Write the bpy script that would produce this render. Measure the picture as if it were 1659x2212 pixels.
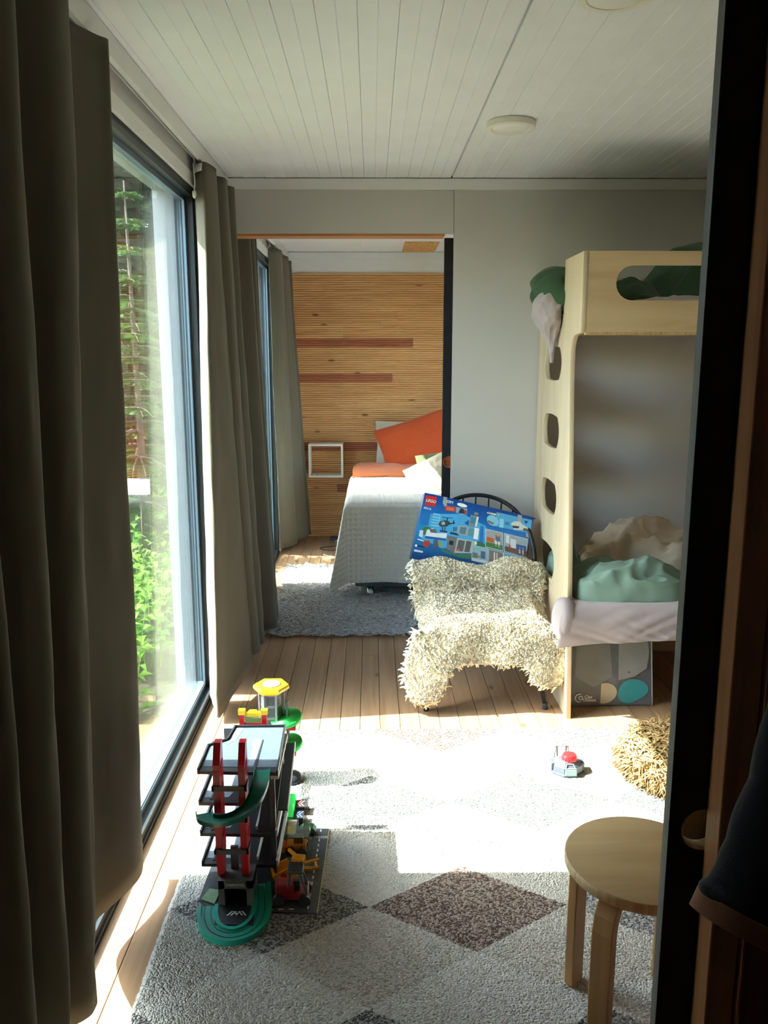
import bpy, bmesh, math, random
from mathutils import Vector, Matrix, noise
random.seed(7)
for o in list(bpy.data.objects): bpy.data.objects.remove(o)
S = bpy.context.scene
COL = S.collection
PI = math.pi

# ---------------------------------------------------------------- camera
cd = bpy.data.cameras.new('camera'); cam = bpy.data.objects.new('camera', cd); COL.objects.link(cam)
S.camera = cam
CW, CH, CF = 1659.0, 2212.0, 1780.0
dv = Vector(((802 - CW/2)/CF, (768 - CH/2)/CF, 1)).normalized()      # room axis in camera space (x right, y down, z forward)
upv = Vector((-0.0043, -1, 0)); upv = (upv - dv*upv.dot(dv)).normalized()
rtv = dv.cross(upv)
if rtv.x < 0: rtv = -rtv
Mx = Matrix((rtv, dv, upv))
cx = Mx @ Vector((1, 0, 0)); cy = Mx @ Vector((0, -1, 0)); cz = Mx @ Vector((0, 0, -1))
mw = Matrix((cx, cy, cz)).transposed().to_4x4(); mw.translation = (0, 0, 1.59)
cam.matrix_world = mw
cd.sensor_fit = 'VERTICAL'; cd.sensor_height = 24.0; cd.lens = CF/CH*24.0
cd.clip_start = 0.02; cd.clip_end = 200

# ---------------------------------------------------------------- world, sun, exposure
SUN_EL = math.radians(47.3)
W = bpy.data.worlds.new('world'); S.world = W; W.use_nodes = True
wn = W.node_tree.nodes; wl = W.node_tree.links
sky = wn.new('ShaderNodeTexSky'); sky.sky_type = 'NISHITA'; sky.sun_disc = False
sky.sun_elevation = SUN_EL; sky.sun_rotation = math.radians(270); sky.air_density = 1.0; sky.dust_density = 2.0; sky.ozone_density = 1.0
bgn = wn['Background']; bgn.inputs['Strength'].default_value = 1.2
wl.new(sky.outputs[0], bgn.inputs['Color'])
sd = bpy.data.lights.new('sun', 'SUN'); sd.energy = 20.0; sd.angle = math.radians(0.53); sd.color = (1.0, 0.985, 0.965)
so = bpy.data.objects.new('sun', sd); COL.objects.link(so); so.rotation_euler = (0, -(PI/2 - SUN_EL), 0); so.location = (-6, 3, 8)
S.view_settings.view_transform = 'Standard'; S.view_settings.look = 'None'
S.view_settings.exposure = 0.93; S.view_settings.gamma = 1.0; S.view_settings.use_curve_mapping = False
S.cycles.max_bounces = 14; S.cycles.diffuse_bounces = 8; S.cycles.transparent_max_bounces = 16; S.cycles.sample_clamp_indirect = 8.0
S.cycles.caustics_reflective = False; S.cycles.caustics_refractive = False

# ---------------------------------------------------------------- helpers
def srgb(r, g, b):
    f = lambda c: (c/255/12.92) if c/255 <= 0.04045 else ((c/255+0.055)/1.055)**2.4
    return (f(r), f(g), f(b))

class NT:
    def __init__(s, name):
        s.m = bpy.data.materials.new(name); s.m.use_nodes = True
        s.t = s.m.node_tree; s.n = s.t.nodes; s.l = s.t.links
        s.b = s.n['Principled BSDF']; s.out = s.n['Material Output']
    def add(s, t, **k):
        n = s.n.new(t)
        for a, v in k.items(): setattr(n, a, v)
        return n
    def link(s, a, b): s.l.new(a, b)
    def coord(s, scale=(1, 1, 1), kind='Object', rot=(0, 0, 0)):
        c = s.add('ShaderNodeTexCoord'); m = s.add('ShaderNodeMapping')
        m.inputs['Scale'].default_value = scale; m.inputs['Rotation'].default_value = rot
        s.link(c.outputs[kind], m.inputs['Vector']); return m.outputs[0]
    def noise(s, vec, scale, detail=3, rough=0.5, dist=0):
        n = s.add('ShaderNodeTexNoise'); n.inputs['Scale'].default_value = scale; n.inputs['Detail'].default_value = detail
        n.inputs['Roughness'].default_value = rough; n.inputs['Distortion'].default_value = dist
        s.link(vec, n.inputs['Vector']); return n.outputs['Fac']
    def ramp(s, fac, stops):
        r = s.add('ShaderNodeValToRGB'); e = r.color_ramp.elements
        while len(e) < len(stops): e.new(0.5)
        for q, (p, c) in zip(e, stops): q.position = p; q.color = (c[0], c[1], c[2], 1)
        s.link(fac, r.inputs['Fac']); return r.outputs['Color']
    def math(s, op, a, b=None, c=None):
        n = s.add('ShaderNodeMath', operation=op)
        for i, v in enumerate((a, b, c)):
            if v is None: continue
            if isinstance(v, (int, float)): n.inputs[i].default_value = v
            else: s.link(v, n.inputs[i])
        return n.outputs[0]
    def mix(s, fac, a, b, mode='MIX'):
        n = s.add('ShaderNodeMixRGB', blend_type=mode)
        for i, v in enumerate((fac, a, b)):
            if isinstance(v, (int, float)): n.inputs[i].default_value = v
            elif isinstance(v, tuple): n.inputs[i].default_value = (v[0], v[1], v[2], 1)
            else: s.link(v, n.inputs[i])
        return n.outputs[0]
    def bump(s, h, strength, dist=0.01):
        n = s.add('ShaderNodeBump'); n.inputs['Strength'].default_value = strength; n.inputs['Distance'].default_value = dist
        s.link(h, n.inputs['Height']); s.link(n.outputs[0], s.b.inputs['Normal']); return n.outputs[0]
    def base(s, c):
        if isinstance(c, tuple): s.b.inputs['Base Color'].default_value = (c[0], c[1], c[2], 1)
        else: s.link(c, s.b.inputs['Base Color'])
    def set(s, rough=None, metal=None, spec=None, alpha=None, sheen=None, coat=None):
        for k, v in (('Roughness', rough), ('Metallic', metal), ('Specular IOR Level', spec), ('Alpha', alpha), ('Sheen Weight', sheen), ('Coat Weight', coat)):
            if v is not None: s.b.inputs[k].default_value = v

MATS = {}
def plain(name, col, rough=0.55, metal=0, spec=0.5, vary=0.10, scale=8.0, bump=0.0, bscale=60.0, coat=0):
    if name in MATS: return MATS[name]
    t = NT(name); v = t.coord()
    n = t.noise(v, scale, 4)
    d = tuple(c*(1-vary) for c in col); u = tuple(min(1, c*(1+vary)) for c in col)
    t.base(t.ramp(n, [(0.3, d), (0.7, u)])); t.set(rough, metal, spec, coat=coat)
    if bump: t.bump(t.noise(v, bscale, 3), bump, 0.004)
    MATS[name] = t.m; return t.m

def fabric(name, col, vary=0.12, weave=900.0, bump=0.25, trans=0.0, wrinkle=0.0, rough=0.9):
    if name in MATS: return MATS[name]
    t = NT(name); v = t.coord()
    n = t.noise(v, 5, 3)
    c = t.ramp(n, [(0.3, tuple(x*(1-vary) for x in col)), (0.7, tuple(min(1, x*(1+vary)) for x in col))])
    t.base(c); t.set(rough, 0, 0.15, sheen=0.15)
    h = t.noise(v, weave, 1)
    if wrinkle:
        w = t.noise(v, 16, 4, 0.55, 0.6); h = t.math('ADD', t.math('MULTIPLY', h, 0.15), t.math('MULTIPLY', w, wrinkle))
    t.bump(h, bump, 0.004)
    if trans:
        tr = t.add('ShaderNodeBsdfTranslucent'); t.link(c, tr.inputs['Color'])
        mx = t.add('ShaderNodeMixShader'); mx.inputs[0].default_value = trans
        t.link(t.b.outputs[0], mx.inputs[1]); t.link(tr.outputs[0], mx.inputs[2]); t.link(mx.outputs[0], t.out.inputs['Surface'])
    MATS[name] = t.m; return t.m

def wood(name, light, dark, axis='Y', knots=True, rough=0.5, rnd=0.25, grain=1.0, spec=0.35, knotc=None):
    """long grain along axis, per-piece variation by Object Info random"""
    if name in MATS: return MATS[name]
    t = NT(name)
    lo, hi = 1.2, 26.0*grain
    sc = {'X': (lo, hi, hi), 'Y': (hi, lo, hi), 'Z': (hi, hi, lo)}[axis]
    oi = t.add('ShaderNodeObjectInfo')
    c = t.add('ShaderNodeTexCoord'); off = t.add('ShaderNodeVectorMath', operation='ADD')
    cmb = t.add('ShaderNodeCombineXYZ')
    for i in range(3): t.link(t.math('MULTIPLY', oi.outputs['Random'], 37.0*(i+1)), cmb.inputs[i])
    t.link(c.outputs['Object'], off.inputs[0]); t.link(cmb.outputs[0], off.inputs[1])
    m = t.add('ShaderNodeMapping'); m.inputs['Scale'].default_value = sc; t.link(off.outputs[0], m.inputs['Vector'])
    g = t.noise(m.outputs[0], 1.0, 5, 0.6, 0.7)
    col = t.ramp(g, [(0.25, dark), (0.55, light), (0.8, tuple(min(1, x*1.06) for x in light))])
    col = t.mix(t.math('MULTIPLY', oi.outputs['Random'], rnd), col, dark, 'MIX')
    if knots:
        m2 = t.add('ShaderNodeMapping'); k = {'X': (1.0, 2.6, 2.6), 'Y': (2.6, 1.0, 2.6), 'Z': (2.6, 2.6, 1.0)}[axis]
        m2.inputs['Scale'].default_value = tuple(q*1.7 for q in k); t.link(off.outputs[0], m2.inputs['Vector'])
        vo = t.add('ShaderNodeTexVoronoi'); vo.inputs['Scale'].default_value = 1.6; t.link(m2.outputs[0], vo.inputs['Vector'])
        kf = t.ramp(vo.outputs['Distance'], [(0.05, (1, 1, 1)), (0.11, (0, 0, 0))])
        col = t.mix(t.math('MULTIPLY', kf, 0.75), col, knotc or tuple(x*0.32 for x in dark))
    t.base(col); t.set(rough, 0, spec); t.bump(g, 0.12, 0.002)
    MATS[name] = t.m; return t.m

def glass_mat(name, tint=(0.93, 0.97, 0.95), base=0.04, power=5.0, rough=0.0):
    if name in MATS: return MATS[name]
    t = NT(name); t.n.remove(t.b)
    lw = t.add('ShaderNodeLayerWeight'); lw.inputs['Blend'].default_value = 0.5
    f = t.math('ADD', t.math('MULTIPLY', t.math('POWER', lw.outputs['Facing'], power), 1-base), base)
    tr = t.add('ShaderNodeBsdfTransparent'); tr.inputs['Color'].default_value = (*tint, 1)
    gl = t.add('ShaderNodeBsdfGlossy'); gl.inputs['Roughness'].default_value = rough
    mx = t.add('ShaderNodeMixShader'); t.link(f, mx.inputs[0]); t.link(tr.outputs[0], mx.inputs[1]); t.link(gl.outputs[0], mx.inputs[2])
    t.link(mx.outputs[0], t.out.inputs['Surface']); MATS[name] = t.m; return t.m

class MB:
    """mesh collector"""
    def __init__(s): s.v = []; s.f = []; s.smooth = False; s.uv = None
    def quad(s, a, b, c, d):
        n = len(s.v); s.v += [tuple(a), tuple(b), tuple(c), tuple(d)]; s.f.append((n, n+1, n+2, n+3)); return s
    def box(s, x0, x1, y0, y1, z0, z1, mt=None):
        n = len(s.v)
        p = [(x0, y0, z0), (x1, y0, z0), (x1, y1, z0), (x0, y1, z0), (x0, y0, z1), (x1, y0, z1), (x1, y1, z1), (x0, y1, z1)]
        if mt is not None: p = [tuple(mt @ Vector(q)) for q in p]
        s.v += p
        s.f += [tuple(n+i for i in q) for q in ((0, 3, 2, 1), (4, 5, 6, 7), (0, 1, 5, 4), (1, 2, 6, 5), (2, 3, 7, 6), (3, 0, 4, 7))]
        return s
    def bbox(s, x0, x1, y0, y1, z0, z1, b=0.004, mt=None):
        """box with chamfered edges"""
        bm = bmesh.new(); bmesh.ops.create_cube(bm, size=1.0)
        for v in bm.verts:
            v.co = Vector(((x0+x1)/2+v.co.x*(x1-x0), (y0+y1)/2+v.co.y*(y1-y0), (z0+z1)/2+v.co.z*(z1-z0)))
        bmesh.ops.bevel(bm, geom=list(bm.edges), offset=b, segments=2, profile=0.6, affect='EDGES')
        s.bm(bm, mt); bm.free(); return s
    def bm(s, bm, mt=None):
        n = len(s.v); bm.verts.index_update()
        s.v += [tuple((mt @ v.co) if mt is not None else v.co) for v in bm.verts]
        s.f += [tuple(n+v.index for v in f.verts) for f in bm.faces]; return s
    def mesh(s, me, mt=None):
        n = len(s.v)
        s.v += [tuple((mt @ v.co) if mt is not None else v.co) for v in me.vertices]
        s.f += [tuple(n+i for i in p.vertices) for p in me.polygons]; return s
    def ring_strip(s, rings, closed=True, cap=True):
        n = len(s.v); k = len(rings[0])
        for r in rings: s.v += [tuple(p) for p in r]
        for i in range(len(rings)-1):
            for j in range(k if closed else k-1):
                a = n+i*k+j; b = n+i*k+(j+1) % k
                s.f.append((a, b, b+k, a+k))
        if cap and closed:
            s.f.append(tuple(n+j for j in reversed(range(k)))); s.f.append(tuple(n+(len(rings)-1)*k+j for j in range(k)))
        return s
    def tube(s, pts, r, n=10, cap=True):
        pts = [Vector(p) for p in pts]; rings = []
        rr = r if isinstance(r, (list, tuple)) else [r]*len(pts)
        ref = None
        for i, p in enumerate(pts):
            d = (pts[min(i+1, len(pts)-1)] - pts[max(i-1, 0)]).normalized()
            if ref is None:
                ref = Vector((0, 0, 1)) if abs(d.z) < 0.9 else Vector((1, 0, 0))
            a = (ref - d*ref.dot(d)).normalized(); b = d.cross(a); ref = a
            rings.append([p + (a*math.cos(2*PI*j/n)+b*math.sin(2*PI*j/n))*rr[i] for j in range(n)])
        return s.ring_strip(rings, True, cap)
    def cyl(s, c, r, z0, z1, n=24, r2=None):
        r2 = r if r2 is None else r2
        return s.ring_strip([[(c[0]+r*math.cos(2*PI*j/n), c[1]+r*math.sin(2*PI*j/n), z0) for j in range(n)],
                             [(c[0]+r2*math.cos(2*PI*j/n), c[1]+r2*math.sin(2*PI*j/n), z1) for j in range(n)]])
    def lathe(s, c, prof, n=32, mt=None):
        """prof: (radius, z) list"""
        rings = [[Vector((c[0]+r*math.cos(2*PI*j/n), c[1]+r*math.sin(2*PI*j/n), c[2]+z)) for j in range(n)] for r, z in prof]
        if mt is not None: rings = [[mt @ p for p in r] for r in rings]
        return s.ring_strip(rings)
    def grid(s, fn, nu, nv):
        n = len(s.v)
        for i in range(nu+1):
            for j in range(nv+1): s.v.append(tuple(fn(i/nu, j/nv)))
        for i in range(nu):
            for j in range(nv):
                a = n+i*(nv+1)+j; s.f.append((a, a+nv+1, a+nv+2, a+1))
        return s
    def prism(s, poly, d0, d1, axis='Z', mt=None):
        """extrude polygon; axis Z: (x,y) poly, Y: (x,z), X: (y,z)"""
        f = {'Z': lambda p, d: (p[0], p[1], d), 'Y': lambda p, d: (p[0], d, p[1]), 'X': lambda p, d: (d, p[0], p[1])}[axis]
        r = [[Vector(f(p, d)) for p in poly] for d in (d0, d1)]
        if mt is not None: r = [[mt @ q for q in k] for k in r]
        return s.ring_strip(r)

def obj(name, mb, m, parent=None, smooth=False, label=None, world=True, recalc=True, solid=0.0, sub=0, angle=None, kind=None):
    me = bpy.data.meshes.new(name)
    if isinstance(mb, MB):
        me.from_pydata(mb.v, [], mb.f)
    else: me = mb
    if recalc and isinstance(mb, MB):
        b = bmesh.new(); b.from_mesh(me); bmesh.ops.recalc_face_normals(b, faces=b.faces); b.to_mesh(me); b.free()
    me.validate(); me.update()
    if m is not None:
        me.materials.clear(); me.materials.append(m)
    if smooth:
        for p in me.polygons: p.use_smooth = True
    o = bpy.data.objects.new(name, me); COL.objects.link(o)
    if parent is not None:
        o.parent = parent
        if world: o.matrix_parent_inverse = Matrix.Translation(-parent.location) if parent.rotation_euler.z == 0 else (Matrix.Translation(parent.location) @ parent.rotation_euler.to_matrix().to_4x4()).inverted()
        if world and parent.parent is not None:
            o.matrix_parent_inverse = Matrix.Identity(4)   # parent part already lives in world coordinates
    if solid:
        md = o.modifiers.new('solid', 'SOLIDIFY'); md.thickness = abs(solid); md.offset = 0 if solid > 0 else -1
    if sub:
        md = o.modifiers.new('sub', 'SUBSURF'); md.levels = sub; md.render_levels = sub
    if angle is not None:
        for p in me.polygons: p.use_smooth = True
        try: me.set_sharp_from_angle(angle=math.radians(angle))
        except Exception: pass
    if label: o['label'] = label
    if kind: o['kind'] = kind
    return o

def sub(name, mb, m, parent, **k):
    """sub-part: parent is a part whose own coordinates are already world coordinates"""
    return obj(name, mb, m, parent, **k)

def thing(name, label, cat, loc=(0, 0, 0), rz=0, group=None, kind=None):
    o = bpy.data.objects.new(name, None); COL.objects.link(o); o.location = loc; o.rotation_euler = (0, 0, rz)
    o.empty_display_size = 0.05
    return tag(o, label, cat, group, kind)
def tag(o, label=None, cat=None, group=None, kind=None):
    if label: o['label'] = label
    if cat: o['category'] = cat
    if group: o['group'] = group
    if kind: o['kind'] = kind
    return o
def copy_tree(o, parent=None):
    c = o.copy(); COL.objects.link(c)
    if parent is not None: c.parent = parent
    for ch in [q for q in bpy.data.objects if q.parent == o]:
        copy_tree(ch, c)
    return c
def struct(name, mb, m, label=None, cat=None, **k):
    o = obj(name, mb, m, **k); o['kind'] = 'structure'
    if label: o['label'] = label
    if cat: o['category'] = cat
    return o
def curve_mesh(splines, thick, bevel=0.0, res=8):
    """filled 2D outline (first outer, rest holes) -> mesh in XY, extruded +-thick/2"""
    cu = bpy.data.curves.new('c', 'CURVE'); cu.dimensions = '2D'; cu.fill_mode = 'BOTH'; cu.extrude = thick/2-bevel; cu.bevel_depth = bevel; cu.bevel_resolution = 1
    for pts in splines:
        sp = cu.splines.new('POLY'); sp.points.add(len(pts)-1); sp.use_cyclic_u = True
        for q, p in zip(sp.points, pts): q.co = (p[0], p[1], 0, 1)
    return _to_mesh(cu)
def _to_mesh(cu):
    o = bpy.data.objects.new('tmp', cu); COL.objects.link(o)
    dg = bpy.context.evaluated_depsgraph_get()
    me = bpy.data.meshes.new_from_object(o.evaluated_get(dg)); bpy.data.objects.remove(o); bpy.data.curves.remove(cu); return me
def text_mesh(txt, size, thick=0.0004, bold=0.0, shear=0.0, spacing=1.0):
    cu = bpy.data.curves.new('t', 'FONT'); cu.body = txt; cu.size = size; cu.extrude = thick; cu.align_x = 'CENTER'; cu.align_y = 'CENTER'
    cu.offset = bold; cu.shear = shear; cu.space_character = spacing; cu.resolution_u = 2
    return _to_mesh(cu)
def rrect(x0, x1, y0, y1, r, n=6):
    p = []
    for cx_, cy_, a0 in ((x1-r, y1-r, 0), (x0+r, y1-r, 90), (x0+r, y0+r, 180), (x1-r, y0+r, 270)):
        for i in range(n+1):
            a = math.radians(a0+90*i/n); p.append((cx_+r*math.cos(a), cy_+r*math.sin(a)))
    return p
def circ(cx_, cy_, r, n=28, ry=None): return [(cx_+r*math.cos(2*PI*i/n), cy_+(ry or r)*math.sin(2*PI*i/n)) for i in range(n)]
def catmull(P, t):
    n = len(P)-1; f = min(max(t, 0), 1)*n; i = min(int(f), n-1); u = f-i
    p0 = P[max(i-1, 0)]; p1 = P[i]; p2 = P[i+1]; p3 = P[min(i+2, n)]
    return tuple(0.5*((2*b)+(-a+c)*u+(2*a-5*b+4*c-d)*u*u+(-a+3*b-3*c+d)*u**3) for a, b, c, d in zip(p0, p1, p2, p3))
def NZ(x, y, z=0.0): return noise.noise(Vector((x, y, z)))
def sstep(a, b, x):
    t = min(max((x-a)/(b-a), 0), 1); return t*t*(3-2*t)
# ================================================================= materials for the shell
M_floor = wood('pine floor boards', srgb(172, 138, 106), srgb(142, 108, 78), 'Y', True, 0.42, 0.35)
M_white = plain('white painted ceiling board', srgb(235, 237, 243), 0.5, vary=0.02)
M_white2 = plain('white painted trim', srgb(224, 224, 224), 0.45, vary=0.02)
M_wall = plain('pale grey wall panel', srgb(192, 189, 185), 0.6, vary=0.025, scale=3)
M_dark = plain('anthracite window frame', srgb(52, 58, 62), 0.4, vary=0.08)
M_frame_out = plain('blue grey aluminium', srgb(120, 140, 158), 0.35, 0.4, vary=0.05)
M_brownwall = wood('reddish brown boarded wall', srgb(120, 72, 46), srgb(78, 42, 26), 'Z', False, 0.5, 0.3)
M_ply_edge = wood('plywood edge', srgb(205, 172, 124), srgb(160, 122, 78), 'Z', False, 0.55, 0.0, 2.5)
M_black = plain('near black lacquered plywood', srgb(27, 26, 31), 0.62, spec=0.25, vary=0.2, scale=30)
M_greyedge = wood('dark weathered plywood edge', srgb(104, 102, 100), srgb(60, 58, 58), 'Z', False, 0.6, 0.0, 4.0)
M_birch = wood('birch plywood', srgb(212, 194, 164), srgb(194, 172, 138), 'Z', False, 0.42, 0.1, 0.5)
M_pinewall = wood('ribbed pine wall board', srgb(222, 174, 122), srgb(196, 142, 90), 'X', True, 0.5, 0.35, knotc=srgb(70, 34, 14))
M_redwall = wood('ribbed heartwood wall board', srgb(178, 112, 82), srgb(152, 88, 60), 'X', False, 0.5, 0.2)
M_glass = glass_mat('window glass', (0.95, 0.985, 0.97))
M_alu = plain('white aluminium rail', srgb(215, 215, 212), 0.3, 0.3, vary=0.03)

# ================================================================= floor
FX0, FX1, FY0, FY1 = -0.756, 3.05, -1.3, 7.25
fl = struct('floor', MB().box(FX0-0.06, FX1+0.1, FY0-0.1, FY1+0.1, -0.06, -0.018), plain('subfloor', srgb(60, 44, 30)), 'wide pine floor of narrow boards running along the window wall')
xs = FX0; k = 0; rf = random.Random(3)
PW = 0.088
while xs < FX1-0.01:
    w = 0.084 if k == 0 else PW
    x1 = min(xs+w, FX1); y = FY0
    while y < FY1:
        L = rf.uniform(2.4, 4.6); y1 = min(y+L, FY1)
        if FY1-y1 < 0.7: y1 = FY1
        obj('floor_plank', MB().bbox(xs+0.0011, x1-0.0011, y+0.0006, y1-0.0006, -0.018, 0.0, 0.0012), M_floor, fl)
        y = y1
    xs = x1; k += 1

# ================================================================= ceiling (boards along Y with a bead in the middle)
CZ = 2.45
ce = struct('ceiling', MB().box(-0.9, 3.15, -1.4, 7.4, CZ+0.014, CZ+0.09), M_white, 'white boarded ceiling')
def cboard(x0, x1, y0, y1):
    xm = (x0+x1)/2; g = 0.0022; e = 0.0016; z = CZ
    prof = [(x0+0.0004, z+0.013), (x0+0.0004, z+e), (x0+e, z), (xm-g, z), (xm, z+0.0028), (xm+g, z), (x1-e, z), (x1-0.0004, z+e), (x1-0.0004, z+0.013)]
    return MB().prism(prof, y0, y1, 'Y')
BW = 0.108
for y0, y1 in ((1.02, 4.3),):
    x = 0.40
    while x < 3.0: obj('ceiling_board', cboard(x+(0.003 if x < 0.41 else 0), min(x+BW, 3.05), y0, y1), M_white, ce); x += BW
    x = 0.40
    while x > -0.70: obj('ceiling_board', cboard(max(x-BW, -0.70), x-(0.003 if x > 0.39 else 0), y0, y1), M_white, ce); x -= BW
for y0, y1 in ((-1.3, 0.90), (4.42, 7.25)):
    x = -0.70; w = 0.625
    while x < 3.0: obj('ceiling_panel', MB().box(x+0.0008, min(x+w, 3.05)-0.0008, y0, y1, CZ, CZ+0.014), M_white, ce); x += w

# ================================================================= window wall (left)
wm = MB()
# posts and header of the window wall; openings: Y -? main window 0.9..3.92, bedroom 4.62..6.62
for y0, y1 in ((-1.3, 1.05), (3.79, 5.52), (6.62, 7.25)): wm.box(-0.95, -0.756, y0, y1, -0.3, 2.55)
wm.box(-0.95, -0.756, 1.05, 3.79, 2.30, 2.55); wm.box(-0.95, -0.756, 5.52, 6.62, 2.30, 2.55)
wm.box(-0.95, -0.87, 1.05, 3.79, -0.3, -0.02); wm.box(-0.95, -0.87, 5.52, 6.62, -0.3, -0.02)
wlf = struct('wall_left', wm, M_white2, 'white outer wall with floor to ceiling windows')
struct('trim_1', MB().bbox(-0.716, -0.70, 1.03, 4.3, 2.385, 2.452, 0.002), M_white2, 'white fascia strip hiding the curtain rail in the front room')
struct('trim_2', MB().bbox(-0.716, -0.70, 4.42, 7.23, 2.385, 2.452, 0.002), M_white2, 'white fascia strip hiding the curtain rail in the bedroom')
struct('trim_3', MB().bbox(-0.7565, -0.745, 1.05, 4.3, 2.292, 2.345, 0.002), M_white2, 'white architrave above the big front window')
struct('trim_4', MB().bbox(-0.7565, -0.745, 4.42, 7.23, 2.292, 2.345, 0.002), M_white2, 'white architrave above the bedroom window')
def rail(y0, y1, label):
    t = thing('curtain_rail', label, 'curtain rail', (-0.73, y0, 2.40))
    obj('track', MB().box(-0.738, -0.722, y0, y1, 2.404, 2.42).box(-0.738, -0.733, y0, y1, 2.396, 2.404).box(-0.727, -0.722, y0, y1, 2.396, 2.404), M_alu, t)
    for i in range(4):
        y = y0+(y1-y0)*(i+0.5)/4; obj('bracket', MB().box(-0.742, -0.718, y-0.012, y+0.012, 2.42, 2.4495), M_alu, t)
    return t
rail(1.1, 4.27, 'white aluminium curtain rail above the big front window')
rail(4.45, 7.2, 'white aluminium curtain rail above the bedroom window')

def window(name, y0, y1, label, divs=1):
    w = struct(name, MB().box(-0.845, -0.765, y0, y0+0.055, 0.03, 2.30).box(-0.845, -0.765, y1-0.055, y1, 0.03, 2.30)
               .box(-0.845, -0.765, y0, y1, 2.262, 2.30).box(-0.845, -0.765, y0, y1, -0.005, 0.035), M_dark, label)
    obj('sash_bead', MB().box(-0.806, -0.796, y0+0.055, y0+0.078, 0.04, 2.262).box(-0.806, -0.796, y1-0.078, y1-0.055, 0.04, 2.262)
        .box(-0.806, -0.796, y0+0.055, y1-0.055, 2.242, 2.262).box(-0.806, -0.796, y0+0.055, y1-0.055, 0.035, 0.058), M_frame_out, w)
    obj('track', MB().bbox(-0.795, -0.757, y0, y1, -0.003, 0.012, 0.002).bbox(-0.845, -0.80, y0, y1, 0.03, 0.045, 0.002), M_dark, w)
    obj('sill_rail', MB().bbox(-0.836, -0.80, y0+0.055, y1-0.055, 0.034, 0.062, 0.002), M_frame_out, w)
    obj('pane', MB().box(-0.818, -0.812, y0+0.05, y1-0.05, 0.04, 2.265), M_glass, w)
    obj('pane', MB().box(-0.838, -0.832, y0+0.05, y1-0.05, 0.04, 2.265), M_glass, w)
    return w
w1 = window('window_1', 1.05, 3.79, 'tall dark framed window reflecting the room and curtains')
w2 = window('window_2', 5.52, 6.62, 'dark framed bedroom window beyond the doorway')
for z in (2.0, 1.15, 0.45):
    obj('screw', MB().lathe((-0.797, 6.595, z), [(0.006, -0.001), (0.006, 0.001)], 10, None), M_alu, w2)

# ================================================================= back wall with doorway, Y 4.30..4.42
DX1 = 0.413; DH = 2.19
bw = struct('wall_back', MB().box(DX1+0.022, 3.05, 4.318, 4.42, 0, CZ+0.02).box(-0.756, DX1+0.022, 4.318, 4.42, DH+0.012, CZ+0.02), M_wall, 'pale grey panelled wall with a doorway to the bedroom')
obj('wall_panel', MB().box(-0.756, DX1, 4.30, 4.3175, DH, 2.405), M_wall, bw)
obj('wall_panel', MB().box(DX1+0.0025, 2.52, 4.30, 4.3175, 0, 2.405), M_wall, bw)
obj('wall_panel', MB().box(2.5225, 3.05, 4.30, 4.3175, 0, 2.405), M_wall, bw)
struct('trim_5', MB().bbox(-0.70, 3.05, 4.286, 4.30, 2.395, 2.446, 0.002), M_white2, 'white ceiling strip along the top of the grey wall')
struct('trim_6', MB().bbox(-0.756, DX1-0.042, 4.3185, 4.42, DH-0.012, DH+0.011, 0.002), wood('bare pine lintel', srgb(196, 134, 88), srgb(168, 104, 62), 'X', True, 0.5), 'bare pine lintel board over the bedroom doorway')

# sliding doors: door_1 close to the camera, door_2 in the bedroom doorway
def sliding_door(name, y0, x0, x1, hx, hz, hr, label, z1=2.17):
    th = 0.02
    me = curve_mesh([rrect(x0, x1, 0.008, z1, 0.002, 2), circ(hx, hz, hr, 40)], th-0.0016)
    mt = Matrix.Translation((0, y0+th/2, 0)) @ Matrix.Rotation(PI/2, 4, 'X')
    me.transform(mt)
    d = obj(name, me, M_black); d['kind'] = 'structure'; d['label'] = label
    obj('face_edge', MB().box(x0-0.0006, x0+0.0002, y0+0.001, y0+th-0.001, 0.01, z1-0.002), M_greyedge, d)
    n = 48; rings = []
    for yy, rr in ((y0-0.0004, hr+0.0002), (y0-0.0004, hr-0.0012), (y0+th+0.0002, hr-0.0012), (y0+th+0.0002, hr+0.0002)):
        rings.append([(hx+rr*math.cos(2*PI*i/n), yy, hz+rr*math.sin(2*PI*i/n)) for i in range(n)])
    obj('handle_ring', MB().ring_strip(rings, True, False), M_ply_edge, d, smooth=True, label='bare plywood rim of the round finger hole')
    return d
sliding_door('door_1', 0.943, 0.374, 1.25, 0.417, 1.0, 0.0278, 'black sliding door close to the camera with a round finger hole')
sliding_door('door_2', 4.319, 0.371, 0.432, 0.407, 1.037, 0.030, 'dark edge of the bedroom sliding door with a round finger hole')

d2 = bpy.data.objects['door_2']
obj('finger_cup', MB().lathe((0, 0, 0), [(0.0285, 0.0), (0.0285, 0.002), (0.004, 0.002)], 28, Matrix.Translation((0.407, 4.3385, 1.037)) @ Matrix.Rotation(PI/2, 4, 'X')), wood('orange stained wood', srgb(190, 96, 54), srgb(150, 70, 36), 'X', False), d2, label='rust coloured bottom of the finger hole')

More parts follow.
